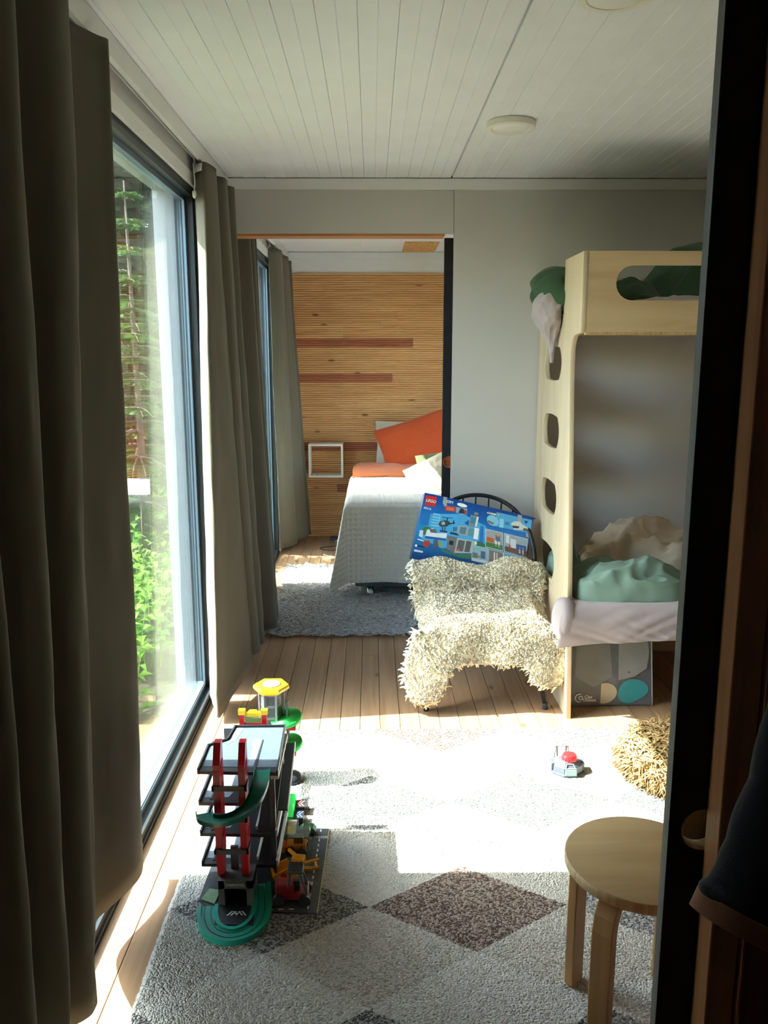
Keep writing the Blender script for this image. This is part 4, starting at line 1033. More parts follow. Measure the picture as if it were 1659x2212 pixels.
def panel_art(q, bg_, bits):
    art(q, (196, 204, 208), 3, 'picture_frame')
    c = (sum(p[0] for p in q)/4, sum(p[1] for p in q)/4); qi = [(c[0]+(p[0]-c[0])*0.95, c[1]+(p[1]-c[1])*0.94) for p in q]
    art(qi, bg_, 4)
    for f0, f1, g0, g1, col in bits:
        def L(f, g): return (qi[0][0]+(qi[1][0]-qi[0][0])*f+(qi[3][0]-qi[0][0])*g, qi[0][1]+(qi[1][1]-qi[0][1])*f+(qi[3][1]-qi[0][1])*g)
        art([L(f0, g0), L(f1, g0), L(f1, g1), L(f0, g1)], col, 5)
panel_art([(970, 505), (1186, 556), (1180, 782), (965, 726)], (150, 156, 160), [(0.0, 1.0, 0.72, 1.0, (70, 122, 64)), (0.06, 0.48, 0.42, 0.68, (190, 92, 46)), (0.58, 0.85, 0.18, 0.55, (96, 110, 122)), (0.64, 0.80, 0.10, 0.26, (196, 150, 104)), (0.55, 0.66, 0.5, 0.85, (222, 226, 226)), (0.74, 0.84, 0.5, 0.9, (222, 226, 226))])
panel_art([(1200, 560), (1492, 632), (1466, 838), (1194, 782)], (150, 158, 164), [(0.0, 1.0, 0.7, 1.0, (106, 76, 66)), (0.25, 0.5, 0.2, 0.7, (206, 208, 206)), (0.5, 0.95, 0.42, 0.7, (52, 90, 150)), (0.62, 0.70, 0.55, 0.92, (228, 230, 230)), (0.78, 0.84, 0.55, 0.95, (228, 230, 230)), (0.2, 0.3, 0.55, 0.72, (150, 60, 48)), (0.05, 0.2, 0.05, 0.5, (210, 214, 214))])
panel_art([(805, 702), (1000, 742), (995, 932), (795, 886)], (132, 168, 176), [(0.55, 0.85, 0.25, 0.75, (84, 98, 118)), (0.0, 0.35, 0.45, 0.8, (104, 118, 108)), (0.0, 1.0, 0.85, 1.0, (196, 200, 198)), (0.36, 0.5, 0.6, 0.72, (180, 96, 70))])
panel_art([(1005, 750), (1182, 792), (1176, 968), (1000, 940)], (120, 112, 104), [(0.35, 0.45, 0.1, 0.8, (206, 206, 202)), (0.55, 0.62, 0.1, 0.7, (206, 206, 202)), (0.1, 0.3, 0.6, 0.9, (150, 84, 66)), (0.6, 0.8, 0.6, 0.95, (190, 194, 194))])
panel_art([(1186, 792), (1482, 852), (1462, 1015), (1182, 968)], (100, 144, 172), [(0.05, 0.3, 0.3, 0.9, (150, 158, 160)), (0.4, 0.55, 0.2, 0.8, (122, 130, 130)), (0.62, 0.9, 0.4, 0.95, (140, 146, 146))])
art([(1372, 338), (1424, 350), (1414, 430), (1366, 420)], (150, 156, 156), 6, 'tape'); art([(1468, 556), (1532, 572), (1530, 622), (1470, 606)], (158, 156, 142), 6, 'tape'); art([(1410, 832), (1480, 850), (1476, 892), (1404, 874)], (150, 148, 134), 6, 'tape')

# ================================================================= shaggy pouf
M_pouf = plain('straw coloured shag', srgb(178, 150, 104), 0.85, spec=0.15, vary=0.3, scale=30)
pf = thing('pouf', 'straw coloured shaggy pouf at the right edge of the rug', 'pouf', (1.205, 2.92, 0.015))
def pouff(u, v):
    a = u*2*PI; b = v
    r = 0.235; prf = catmull([(0.86, 0.0), (0.98, 0.02), (1.0, 0.05), (0.93, 0.08), (0.72, 0.105), (0.4, 0.118), (0.02, 0.12)], b)
    return Vector((1.205+prf[0]*r*math.cos(a), 2.92+prf[0]*r*math.sin(a), 0.017+prf[1]))
obj('body', MB().grid(pouff, 48, 20), M_pouf, pf, smooth=True)
obj('shag', locks(pouff, 4600, 0.066, 0.0052, 31, droop=1.7, curl=0.014, seg=3, lay=0.35), M_pouf, pf, smooth=True, recalc=False, kind='stuff')
# ================================================================= toy parking garage (stands on the rug, z = 0.015)
Z0 = 0.0165
K_black = plain('black toy plastic', srgb(40, 40, 46), 0.35, vary=0.05)
K_dgrey = plain('dark grey toy plastic', srgb(86, 86, 90), 0.4, vary=0.05)
K_grey = plain('grey toy plastic', srgb(128, 128, 130), 0.4, vary=0.05)
K_sky = plain('blue grey road sticker', srgb(84, 94, 106), 0.35, vary=0.08, scale=25)
K_lsky = plain('pale road sticker', srgb(116, 126, 140), 0.35, vary=0.05)
K_red = plain('red toy plastic', srgb(200, 30, 36), 0.3, vary=0.05)
K_yel = plain('yellow toy plastic', srgb(240, 196, 28), 0.3, vary=0.05)
K_yel2 = plain('amber toy plastic', srgb(226, 160, 30), 0.35, vary=0.05)
K_teal = plain('teal toy plastic', srgb(22, 142, 122), 0.35, vary=0.05)
K_dteal = plain('dark teal toy plastic', srgb(14, 104, 86), 0.25, vary=0.05)
K_green = plain('bright green toy plastic', srgb(46, 190, 76), 0.3, vary=0.05)
K_white = plain('white print', srgb(225, 225, 222), 0.5)
K_wstripe = plain('white toy sticker', srgb(222, 222, 218), 0.45, vary=0.05)
K_orange = plain('orange toy plastic', srgb(232, 122, 32), 0.35)
K_dred = plain('dark red toy plastic', srgb(134, 26, 36), 0.35)
K_clear = glass_mat('clear toy plastic', (0.86, 0.89, 0.88), 0.06, 4.0, 0.08)
K_road = plain('printed road card', srgb(74, 75, 76), 0.6, vary=0.06)
K_lawn = plain('green card', srgb(96, 120, 84), 0.6, vary=0.2, scale=40)
pg_ = thing('toy_garage', 'multi storey toy parking garage with red lift and teal ramps on the rug', 'toy garage', (-0.38, 2.35, Z0))
G = lambda n, mb, m, **k: obj(n, mb, m, pg_, **k)
top_poly = [(-0.515, 2.236), (-0.277, 2.222), (-0.285, 2.525), (-0.452, 2.525), (-0.462, 2.432), (-0.515, 2.392)]
def inset(poly, d):
    c = (sum(p[0] for p in poly)/len(poly), sum(p[1] for p in poly)/len(poly)); r = []
    n = len(poly)
    for i in range(n):
        a, b, e = Vector(poly[i-1]), Vector(poly[i]), Vector(poly[(i+1) % n])
        n1 = Vector((-(b-a).y, (b-a).x)).normalized(); n2 = Vector((-(e-b).y, (e-b).x)).normalized(); q = (n1+n2).normalized(); s = d/max(0.35, q.dot(n1))
        r.append((b.x+q.x*s, b.y+q.y*s))
    return r
def deck(z, poly, name='deck'):
    o = G(name, MB().prism(poly, z-0.014, z-0.004), K_black)
    for i in range(len(poly)):
        a, b = Vector((*poly[i], 0)), Vector((*poly[(i+1) % len(poly)], 0)); 
        if i == 0: continue
        d = (b-a).normalized(); nn = Vector((-d.y, d.x, 0))
        q = [a, b, b+nn*0.005, a+nn*0.005]
        sub('kerb', MB().prism([(p.x, p.y) for p in q], z-0.0045, z+0.004), K_black, o)
    return o
def sticker(parent, poly, z, m): return sub('road_sticker', MB().prism(poly, z-0.0045, z-0.0035), m, parent)
d1 = deck(0.40, top_poly)
ip = inset(top_poly, 0.007); ip[0] = (ip[0][0]+0.006, 2.262); ip[1] = (ip[1][0], 2.252)
sticker(d1, ip, 0.4005, K_sky)
sub('lane_gap', MB().prism([(-0.352, 2.236), (-0.344, 2.236), (-0.346, 2.43), (-0.348, 2.43)], 0.396, 0.3985), K_black, d1)
for poly in ([(-0.372, 2.262), (-0.354, 2.262), (-0.350, 2.43), (-0.374, 2.435), (-0.378, 2.40), (-0.371, 2.38)], [(-0.448, 2.515), (-0.42, 2.515), (-0.432, 2.43), (-0.455, 2.40), (-0.448, 2.44)]):
    sub('lane_print', MB().prism(poly, 0.3965, 0.3978), K_lsky, d1)
sub('light_strip', MB().box(-0.30, -0.2765, 2.228, 2.50, 0.372, 0.384), K_wstripe, d1)
low_poly = [(-0.515, 2.236), (-0.290, 2.226), (-0.286, 2.535), (-0.50, 2.535), (-0.515, 2.43)]
for z in (0.30, 0.20, 0.10):
    lp = low_poly if z < 0.25 else [(-0.515, 2.236), (-0.365, 2.230), (-0.352, 2.30), (-0.35, 2.535), (-0.50, 2.535), (-0.515, 2.43)]
    o = deck(z, lp)
    sticker(o, [(-0.503, 2.262), (-0.43, 2.262), (-0.41, 2.33), (-0.41, 2.52), (-0.49, 2.52), (-0.503, 2.44)], z+0.0005, K_lsky)
    sub('lane_gap', MB().prism([(-0.484, 2.25), (-0.478, 2.25), (-0.468, 2.5), (-0.472, 2.5)], z-0.0038, z-0.0015), K_black, o)
    if z < 0.25: sub('light_strip', MB().box(-0.292, -0.2845, 2.232, 2.52, z-0.014, z+0.006), K_wstripe, o)
    sub('light_strip', MB().box(-0.352, -0.346, 2.250, 2.42, z-0.003, z+0.008), K_wstripe, o)
# ramps between the storeys along the right side
for z in (0.255,):
    mt = Matrix.Translation((-0.262, 2.385, z+0.045)) @ Matrix.Rotation(math.atan2(0.09, 0.27)*(1 if z != 0.2 else -1)*0.9, 4, 'X')
    o = G('ramp', MB().box(-0.022, 0.006, -0.14, 0.14, -0.003, 0.003, mt), K_black)
    sub('light_strip', MB().box(0.0055, 0.0085, -0.14, 0.14, -0.006, 0.007, mt), K_wstripe, o)
G('ramp', MB().prism([(2.24, 0.192), (2.24, 0.197), (2.50, 0.290), (2.53, 0.290), (2.53, 0.285), (2.50, 0.285)], -0.345, -0.295, 'X'), plain('charcoal ramp', srgb(58, 52, 56), 0.45))
# pillars and rear wall
for x, y in ((-0.50, 2.45), (-0.30, 2.50), (-0.40, 2.52), (-0.30, 2.26)):
    G('pillar', MB().box(x-0.008, x+0.008, y-0.008, y+0.008, Z0, 0.387), K_dgrey)
G('rear_wall', MB().box(-0.49, -0.29, 2.536, 2.546, Z0, 0.386), K_dgrey)
G('base', MB().prism([(-0.512, 2.17), (-0.47, 2.12), (-0.335, 2.10), (-0.285, 2.14), (-0.285, 2.545), (-0.50, 2.545)], Z0, Z0+0.008), K_black)
G('lawn', MB().prism([(-0.505, 2.165), (-0.462, 2.145), (-0.455, 2.205), (-0.49, 2.215)], Z0+0.0085, Z0+0.012), K_lawn)
G('apron', MB().prism([(-0.455, 2.135), (-0.345, 2.13), (-0.335, 2.05), (-0.445, 2.055)], Z0+0.0085, Z0+0.0125), K_black)
for i, s in enumerate((-1, -1, 0, 1, 1)):
    x = -0.412+i*0.010
    if s: G('chevron', MB().prism([(x-s*0.006, 2.108), (x-s*0.006+0.005, 2.108), (x+s*0.006+0.005, 2.09), (x+s*0.006, 2.09)], Z0+0.013, Z0+0.0136), K_wstripe)
    else: G('chevron', MB().prism([(x-0.008, 2.108), (x-0.003, 2.108), (x+0.0025, 2.097), (x+0.008, 2.108), (x+0.013, 2.108), (x+0.0025, 2.09)], Z0+0.013, Z0+0.0136), K_wstripe)
# lift: grey portal and two red masts with braces
pt_ = G('lift_portal', MB().box(-0.447, -0.430, 2.135, 2.215, Z0+0.008, 0.106).box(-0.366, -0.347, 2.135, 2.215, Z0+0.008, 0.106).box(-0.447, -0.347, 2.135, 2.215, 0.082, 0.108).box(-0.43, -0.366, 2.205, 2.215, Z0+0.008, 0.09), K_dgrey)
me = text_mesh('PARKING', 0.012, 0.0003); me.transform(Matrix.Translation((-0.398, 2.1345, 0.094)) @ Matrix.Rotation(PI/2, 4, 'X')); sub('lettering', me, K_wstripe, pt_)
def mast(x0, x1):
    pr_ = [(2.16, 0.108), (2.182, 0.108), (2.205, 0.19), (2.205, 0.512), (2.18, 0.512), (2.158, 0.468), (2.150, 0.458), (2.150, 0.18)]
    o = G('mast', MB().prism(pr_, x0, x1, 'X'), K_red)
    for i in range(8):
        z = 0.20+i*0.034; dz = 0.02 if i % 2 else -0.02
        sub('lattice_bar', MB().prism([(2.160, z), (2.166, z), (2.196, z+dz), (2.190, z+dz)], x1, x1+0.002, 'X'), K_red, o)
    sub('panel', MB().box(x0+0.003, x1-0.004, 2.1485, 2.1505, 0.36, 0.44), plain('pale red sticker', srgb(176, 74, 72), 0.4), o)
    return o
mast(-0.452, -0.432); mast(-0.381, -0.362)
for z in (0.382, 0.285, 0.185):
    G('brace', MB().box(-0.456, -0.358, 2.143, 2.150, z, z+0.014).box(-0.456, -0.45, 2.143, 2.19, z, z+0.014).box(-0.364, -0.358, 2.143, 2.19, z, z+0.014), K_dgrey)
G('lift_shaft', MB().box(-0.418, -0.396, 2.19, 2.20, 0.10, 0.18), K_dgrey)
# dark teal slide curling round the front of the masts
sp = [(-0.325, 2.235, 0.395), (-0.322, 2.205, 0.392), (-0.325, 2.165, 0.375), (-0.338, 2.135, 0.350), (-0.365, 2.115, 0.328), (-0.40, 2.105, 0.314), (-0.44, 2.108, 0.306), (-0.470, 2.125, 0.304), (-0.482, 2.155, 0.306)]
def channel(path, w, h, th=0.003):
    n = 48; P = [Vector(catmull(path, i/n)) for i in range(n+1)]; rings = []
    for i, p in enumerate(P):
        d = (P[min(i+1, n)]-P[max(i-1, 0)]); d.z = 0; d.normalize(); s = Vector((-d.y, d.x, 0)); u = Vector((0, 0, 1))
        rings.append([p-s*w+u*h, p-s*w, p+s*w, p+s*w+u*h, p+s*(w-th)+u*h, p+s*(w-th)+u*th, p-s*(w-th)+u*th, p-s*(w-th)+u*h])
    return MB().ring_strip(rings)
G('slide', channel(sp, 0.024, 0.014), K_dteal, angle=40)
# teal U shaped track on the rug
up = [(-0.478, 2.135, Z0), (-0.470, 2.085, Z0), (-0.445, 2.035, Z0), (-0.400, 2.012, Z0), (-0.355, 2.025, Z0), (-0.328, 2.065, Z0), (-0.322, 2.12, Z0), (-0.330, 2.18, Z0+0.004), (-0.337, 2.225, Z0+0.008)]
tk = tag(obj('track_piece', channel(up, 0.029, 0.016, 0.0105), K_teal, angle=40), 'teal curved toy track lying in front of the garage lift', 'toy track')
for off in (-0.009, 0.009):
    P = [Vector(catmull(up, i/48)) for i in range(49)]; q = []
    for i in range(49):
        d = (P[min(i+1, 48)]-P[max(i-1, 0)]).normalized(); q.append(P[i]+Vector((-d.y, d.x, 0))*off+Vector((0, 0, 0.0107)))
    obj('groove', MB().tube(q, 0.0011, 5), plain('dark groove', srgb(10, 70, 62), 0.6), tk)
# helipad tower behind the decks
TX, TY = -0.378, 2.90
def hexa(r, a0=0.0, n=6): return [(TX+r*math.cos(a0+2*PI*i/n), TY+r*math.sin(a0+2*PI*i/n)) for i in range(n)]
tw = G('tower', MB().prism(hexa(0.040), Z0, 0.364), K_grey)
for i in range(6):
    a = (i+0.5)*PI/3
    for z0, z1 in ((0.318, 0.352), (0.272, 0.308), (0.222, 0.262)):
        mt = Matrix.Translation((TX, TY, 0)) @ Matrix.Rotation(a, 4, 'Z')
        sub('window', MB().box(0.0335, 0.0356, -0.014, 0.014, z0, z1, mt), plain('tower window', srgb(150, 168, 178) if i % 2 else srgb(88, 84, 84), 0.25), tw)
for i in range(6):
    a = i*PI/3
    sub('corner_post', MB().tube([(TX+0.042*math.cos(a), TY+0.042*math.sin(a), Z0), (TX+0.046*math.cos(a), TY+0.046*math.sin(a), 0.366)], 0.0035, 6), K_grey, tw)
hp = G('helipad', MB().ring_strip([[(x, y, z) for x, y in hexa(r)] for r, z in ((0.052, 0.362), (0.066, 0.372), (0.068, 0.380), (0.064, 0.388), (0.056, 0.3895))]), K_yel)
sub('landing_disc', MB().lathe((TX, TY, 0.3895), [(0.003, 0.0012), (0.030, 0.0012), (0.030, 0.0)], 28), plain('helipad print', srgb(138, 132, 120), 0.4), hp)
sub('ring', MB().lathe((TX, TY, 0.3895), [(0.037, 0.0008), (0.037, 0.0014), (0.033, 0.0014), (0.033, 0.0008)], 28), plain('dark ring print', srgb(70, 60, 50), 0.4), hp)
sub('ring', MB().lathe((TX, TY, 0.3895), [(0.0325, 0.001), (0.0325, 0.0016), (0.030, 0.0016), (0.030, 0.001)], 28), K_wstripe, hp)
# green spiral landings beside the tower
for z, m in ((0.252, K_green), (0.150, K_green)):
    o = G('landing', put(MB().lathe((0, 0, 0), [(0.058, 0.016), (0.060, 0.0), (0.02, -0.004), (0.004, -0.004), (0.004, 0.0), (0.052, 0.003), (0.056, 0.016)], 28), (-0.322, 2.885, z), math.radians(8), math.radians(-8)), m, smooth=True)
    sub('bracket', MB().box(-0.335, -0.285, 2.842, 2.86, z-0.022, z-0.008), K_red, o)
G('spiral_post', MB().tube([(-0.318, 2.885, Z0), (-0.318, 2.885, 0.33)], 0.006, 10), K_dgrey)
G('spiral_foot', MB().lathe((-0.315, 2.88, Z0), [(0.05, 0.0), (0.052, 0.008), (0.036, 0.022), (0.010, 0.03)], 28), K_black, smooth=True)
arm = G('tower_bridge', MB().box(-0.345, -0.315, 2.545, 2.87, 0.10, 0.106), K_dgrey)
# red and yellow gate at the back of the top deck
gt = G('gate', MB().box(-0.440, -0.350, 2.548, 2.562, 0.388, 0.396).box(-0.440, -0.424, 2.546, 2.564, 0.388, 0.428).box(-0.366, -0.350, 2.546, 2.564, 0.388, 0.428), K_red)
sub('crossbar', MB().box(-0.424, -0.366, 2.548, 2.562, 0.421, 0.434).box(-0.443, -0.421, 2.545, 2.565, 0.428, 0.444).box(-0.369, -0.347, 2.545, 2.565, 0.428, 0.444).prism([(-0.413, 0.434), (-0.377, 0.434), (-0.384, 0.441), (-0.406, 0.441)], 2.55, 2.56, 'Y'), K_yel, gt)
sub('plate', MB().box(-0.421, -0.369, 2.547, 2.549, 0.400, 0.418), plain('green grey print', srgb(120, 140, 84), 0.5), gt)
# green parking wedges with chevron plates
for y, c in ((2.655, (200, 96, 96)), (2.585, (84, 104, 150))):
    o = G('parking_wedge', MB().prism([(y-0.03, Z0), (y+0.03, Z0), (y+0.03, Z0+0.05), (y-0.024, Z0+0.034)], -0.325, -0.272, 'X'), K_green)
    pl = sub('plate', MB().box(-0.271, -0.238, y-0.026, y+0.022, Z0, Z0+0.03), K_black, o)
    for s in (-1, 1):
        for q in (0, 0.011):
            sub('chevron', MB().prism([(-0.267+q, y-0.002), (-0.262+q, y-0.002), (-0.250+q, y-0.002+s*0.018), (-0.255+q, y-0.002+s*0.018)], Z0+0.0302, Z0+0.0308), plain('chevron print %d' % c[0], srgb(*c), 0.5), o)
sg = G('sign_board', MB().box(-0.288, -0.252, 2.452, 2.545, Z0, 0.052), K_dgrey)
sub('panel', MB().box(-0.284, -0.256, 2.458, 2.538, 0.0522, 0.0528), plain('pale yellow print', srgb(214, 208, 170), 0.5, vary=0.15, scale=60), sg)

# ================================================================= printed road plate beside the garage
rp = thing('road_plate', 'thin dark road plate with white dashes and crossing on the rug', 'play plate', (-0.24, 2.33, Z0))
ZR = Z0+0.006
obj('plate', MB().prism([(-0.342, 2.118), (-0.163, 2.108), (-0.149, 2.536), (-0.284, 2.545), (-0.284, 2.2)], Z0-0.001, ZR-0.001), K_road, rp)
obj('edge', MB().prism([(-0.1632, 2.108), (-0.1612, 2.108), (-0.1472, 2.536), (-0.1492, 2.536)], Z0-0.001, ZR-0.0008), plain('raw board edge', srgb(196, 182, 140), 0.7), rp)
for i in range(15):
    y = 2.125+i*0.028
    if abs(y-2.485) < 0.012: continue
    x = -0.1905+(y-2.1)*0.034
    obj('lane_dash', MB().box(x-0.0022, x+0.0022, y, y+0.014, ZR-0.001, ZR-0.0005), K_white, rp)
for i in range(8): obj('crossing_bar', MB().box(-0.196+i*0.0058, -0.1932+i*0.0058, 2.478, 2.492, ZR-0.001, ZR-0.0005), K_white, rp)
for i in range(3): obj('lane_dash', MB().box(-0.305+i*0.03, -0.290+i*0.03, 2.123, 2.127, ZR-0.001, ZR-0.0005), K_white, rp)
K_slab = plain('grey paving print', srgb(98, 98, 96), 0.6, vary=0.08)
for j in range(5):
    for i in range(2):
        x0 = -0.282+i*0.036+(0.012 if j % 2 else 0); y0 = 2.20+j*0.036
        obj('paving_slab', MB().box(x0+0.001, x0+0.034, y0+0.001, y0+0.034, ZR-0.001, ZR-0.0004), K_slab, rp)
# ================================================================= toy vehicles
def wheel(x, y, z, r, w, m, parent, ax='X'):
    mt = Matrix.Translation((x, y, z)) @ Matrix.Rotation(PI/2, 4, 'Y' if ax == 'X' else 'X')
    o = obj('wheel', MB().lathe((0, 0, 0), [(r*0.5, -w/2), (r, -w/2), (r, w/2), (r*0.5, w/2)], 16, mt), m, parent)
    return o
rt = thing('toy_tractor', 'dark red toy tractor with grey cab roof on the road plate', 'toy tractor', (-0.235, 2.17, ZR))
obj('body', MB().bbox(-0.285, -0.19, 2.145, 2.195, ZR+0.012, ZR+0.032, 0.004).bbox(-0.288, -0.232, 2.15, 2.192, ZR+0.03, ZR+0.058, 0.008), K_dred, rt)
obj('cab', MB().tube([(-0.248, 2.150, ZR+0.05), (-0.242, 2.152, ZR+0.096)], 0.003, 6).tube([(-0.248, 2.192, ZR+0.05), (-0.242, 2.19, ZR+0.096)], 0.003, 6).tube([(-0.196, 2.150, ZR+0.034), (-0.212, 2.152, ZR+0.096)], 0.003, 6).tube([(-0.196, 2.192, ZR+0.034), (-0.212, 2.19, ZR+0.096)], 0.003, 6), K_dgrey, rt)
rf_ = obj('roof', MB().bbox(-0.250, -0.204, 2.146, 2.196, ZR+0.095, ZR+0.103, 0.003), K_dgrey, rt)
for i in range(6): sub('rib', MB().box(-0.247, -0.207, 2.150+i*0.0078, 2.1535+i*0.0078, ZR+0.103, ZR+0.1045), K_black, rf_)
obj('exhaust', MB().tube([(-0.190, 2.150, ZR+0.03), (-0.190, 2.150, ZR+0.07)], 0.0022, 6), K_wstripe, rt)
obj('seat', MB().bbox(-0.235, -0.215, 2.162, 2.18, ZR+0.032, ZR+0.062, 0.003), K_black, rt)
for x in (-0.275, -0.2):
    for y in (2.138, 2.202): wheel(x, y, ZR+0.0175, 0.0175, 0.014, K_black, rt, 'Y')
yt = thing('toy_dumper', 'yellow toy tipper bed with red sticker behind the red tractor', 'toy', (-0.275, 2.245, ZR))
mt = Matrix.Translation((-0.273, 2.245, ZR+0.03)) @ Matrix.Rotation(0.25, 4, 'Z') @ Matrix.Rotation(-0.35, 4, 'Y')
obj('bed', MB().box(-0.028, 0.028, -0.026, 0.026, -0.022, -0.016, mt).box(-0.028, -0.022, -0.026, 0.026, -0.016, 0.026, mt).box(-0.022, 0.028, -0.026, -0.021, -0.016, 0.026, mt).box(-0.022, 0.028, 0.021, 0.026, -0.016, 0.026, mt), K_yel2, yt)
obj('sticker', MB().box(-0.006, 0.010, -0.0268, -0.026, -0.012, 0.02, mt), K_red, yt)
obj('hinge', MB().box(0.022, 0.036, -0.02, 0.02, -0.022, -0.004, mt), K_yel2, yt)
ye = thing('toy_crane', 'yellow toy crane with folded arms lying on the road plate', 'toy crane', (-0.225, 2.325, ZR))
obj('cab_block', put(MB().bbox(-0.02, 0.02, -0.016, 0.016, 0, 0.022, 0.003).cyl((0, 0), 0.006, 0.022, 0.028, 12), (-0.235, 2.335, ZR+0.006), 0, 0, -0.15), K_yel2, ye)
for a, b, w in (((-0.215, 2.32, ZR+0.016), (-0.172, 2.345, ZR+0.012), 0.005), ((-0.25, 2.30, ZR+0.012), (-0.19, 2.298, ZR+0.010), 0.008), ((-0.19, 2.298, ZR+0.012), (-0.168, 2.30, ZR+0.014), 0.005), ((-0.24, 2.345, ZR+0.02), (-0.268, 2.372, ZR+0.03), 0.006), ((-0.182, 2.33, ZR+0.010), (-0.176, 2.295, ZR+0.012), 0.0045)):
    obj('arm', MB().tube([a, b], w, 6), K_yel2, ye)
ob = thing('toy_loader', 'orange and black toy loader inside the clear plastic tub', 'toy loader', (-0.245, 2.405, ZR))
obj('body', MB().bbox(-0.278, -0.215, 2.39, 2.425, ZR+0.014, ZR+0.034, 0.004), K_orange, ob)
obj('cab', MB().bbox(-0.255, -0.225, 2.394, 2.421, ZR+0.034, ZR+0.055, 0.003), K_black, ob)
obj('bucket', MB().bbox(-0.298, -0.282, 2.385, 2.43, ZR+0.008, ZR+0.026, 0.003), K_orange, ob)
for x in (-0.265, -0.226):
    for y in (2.384, 2.431): wheel(x, y, ZR+0.014, 0.014, 0.012, K_black, ob, 'Y')
ct = thing('plastic_tub', 'clear plastic blister tub over the orange loader', 'tub', (-0.26, 2.43, ZR))
obj('walls', MB().ring_strip([[(-0.32, 2.375, ZR), (-0.195, 2.37, ZR), (-0.198, 2.455, ZR), (-0.32, 2.455, ZR)], [(-0.308, 2.383, ZR+0.064), (-0.205, 2.38, ZR+0.064), (-0.206, 2.447, ZR+0.064), (-0.308, 2.447, ZR+0.064)]], True, False), K_clear, ct)
obj('lid', MB().box(-0.308, -0.205, 2.381, 2.447, ZR+0.064, ZR+0.0655), K_clear, ct)
gcr = thing('toy_car', 'dark green toy car standing across the end of the road plate', 'toy car', (-0.23, 2.505, ZR))
K_dgreen = plain('dark green toy paint', srgb(24, 104, 58), 0.25)
obj('body', MB().prism([(-0.272, ZR+0.006), (-0.192, ZR+0.006), (-0.190, ZR+0.016), (-0.200, ZR+0.028), (-0.232, ZR+0.03), (-0.246, ZR+0.020), (-0.270, ZR+0.015)], 2.490, 2.522, 'Y'), K_dgreen, gcr, angle=25)
obj('windows', MB().prism([(-0.204, ZR+0.019), (-0.203, ZR+0.026), (-0.230, ZR+0.0275), (-0.241, ZR+0.019)], 2.4895, 2.5225, 'Y'), K_black, gcr)
for x in (-0.256, -0.206):
    for y in (2.489, 2.523): wheel(x, y, ZR+0.007, 0.007, 0.005, K_black, gcr, 'Y')

# toy with red cap on the rug
tt = thing('toy_launcher', 'grey octagonal toy with a red ribbed cap on the sunny rug', 'toy', (0.745, 2.925, Z0))
TXc, TYc = 0.748, 2.925
oct_ = lambda r, a0=PI/8: [(TXc+r*math.cos(a0+i*PI/4), TYc+r*0.86*math.sin(a0+i*PI/4)) for i in range(8)]
K_slate = plain('slate grey toy plastic', srgb(84, 88, 98), 0.4, vary=0.05)
obj('base', MB().ring_strip([[(x, y, z) for x, y in oct_(r)] for r, z in ((0.066, Z0-0.001), (0.068, Z0+0.006), (0.060, Z0+0.008), (0.058, Z0+0.032), (0.040, Z0+0.048), (0.036, Z0+0.050))]), K_slate, tt)
cp_ = obj('cap', MB().lathe((TXc+0.006, TYc-0.004, Z0+0.049), [(0.028, 0.0), (0.028, 0.016), (0.025, 0.021), (0.020, 0.0225), (0.004, 0.0215)], 28), plain('glossy red cap', srgb(232, 42, 46), 0.3), tt, angle=40)
for i in range(16):
    a = 2*PI*i/16; sub('rib', MB().tube([(TXc+0.006+0.028*math.cos(a), TYc-0.004+0.028*math.sin(a), Z0+0.050), (TXc+0.006+0.028*math.cos(a), TYc-0.004+0.028*math.sin(a), Z0+0.064)], 0.0016, 5), MATS['glossy red cap'], cp_)
hx = TXc-0.012
obj('handle', MB().tube([(hx-0.030, TYc+0.048, Z0+0.03), (hx-0.024, TYc+0.052, Z0+0.078), (hx+0.024, TYc+0.052, Z0+0.078), (hx+0.028, TYc+0.048, Z0+0.03)], 0.0042, 8).tube([(hx-0.016, TYc+0.05, Z0+0.035), (hx-0.018, TYc+0.052, Z0+0.076)], 0.003, 6).tube([(hx+0.016, TYc+0.05, Z0+0.035), (hx+0.018, TYc+0.052, Z0+0.076)], 0.003, 6), K_grey, tt)
obj('window_panel', MB().prism([(TXc-0.020, Z0+0.008), (TXc+0.024, Z0+0.008), (TXc+0.022, Z0+0.030), (TXc-0.018, Z0+0.030)], TYc-0.0565, TYc-0.049, 'Y'), plain('pale turquoise panel', srgb(150, 178, 182), 0.35), tt)
obj('window_frame', MB().box(TXc-0.020, TXc+0.024, TYc-0.052, TYc-0.042, Z0+0.030, Z0+0.034).tube([(TXc-0.016, TYc-0.048, Z0+0.034), (TXc-0.010, TYc-0.036, Z0+0.044), (TXc+0.014, TYc-0.036, Z0+0.044), (TXc+0.020, TYc-0.048, Z0+0.034)], 0.0025, 6), K_grey, tt)
for s in (-1, 1): obj('side_block', MB().bbox(TXc+s*0.052-0.012, TXc+s*0.052+0.012, TYc-0.01, TYc+0.03, Z0+0.004, Z0+0.036, 0.003), K_slate, tt)
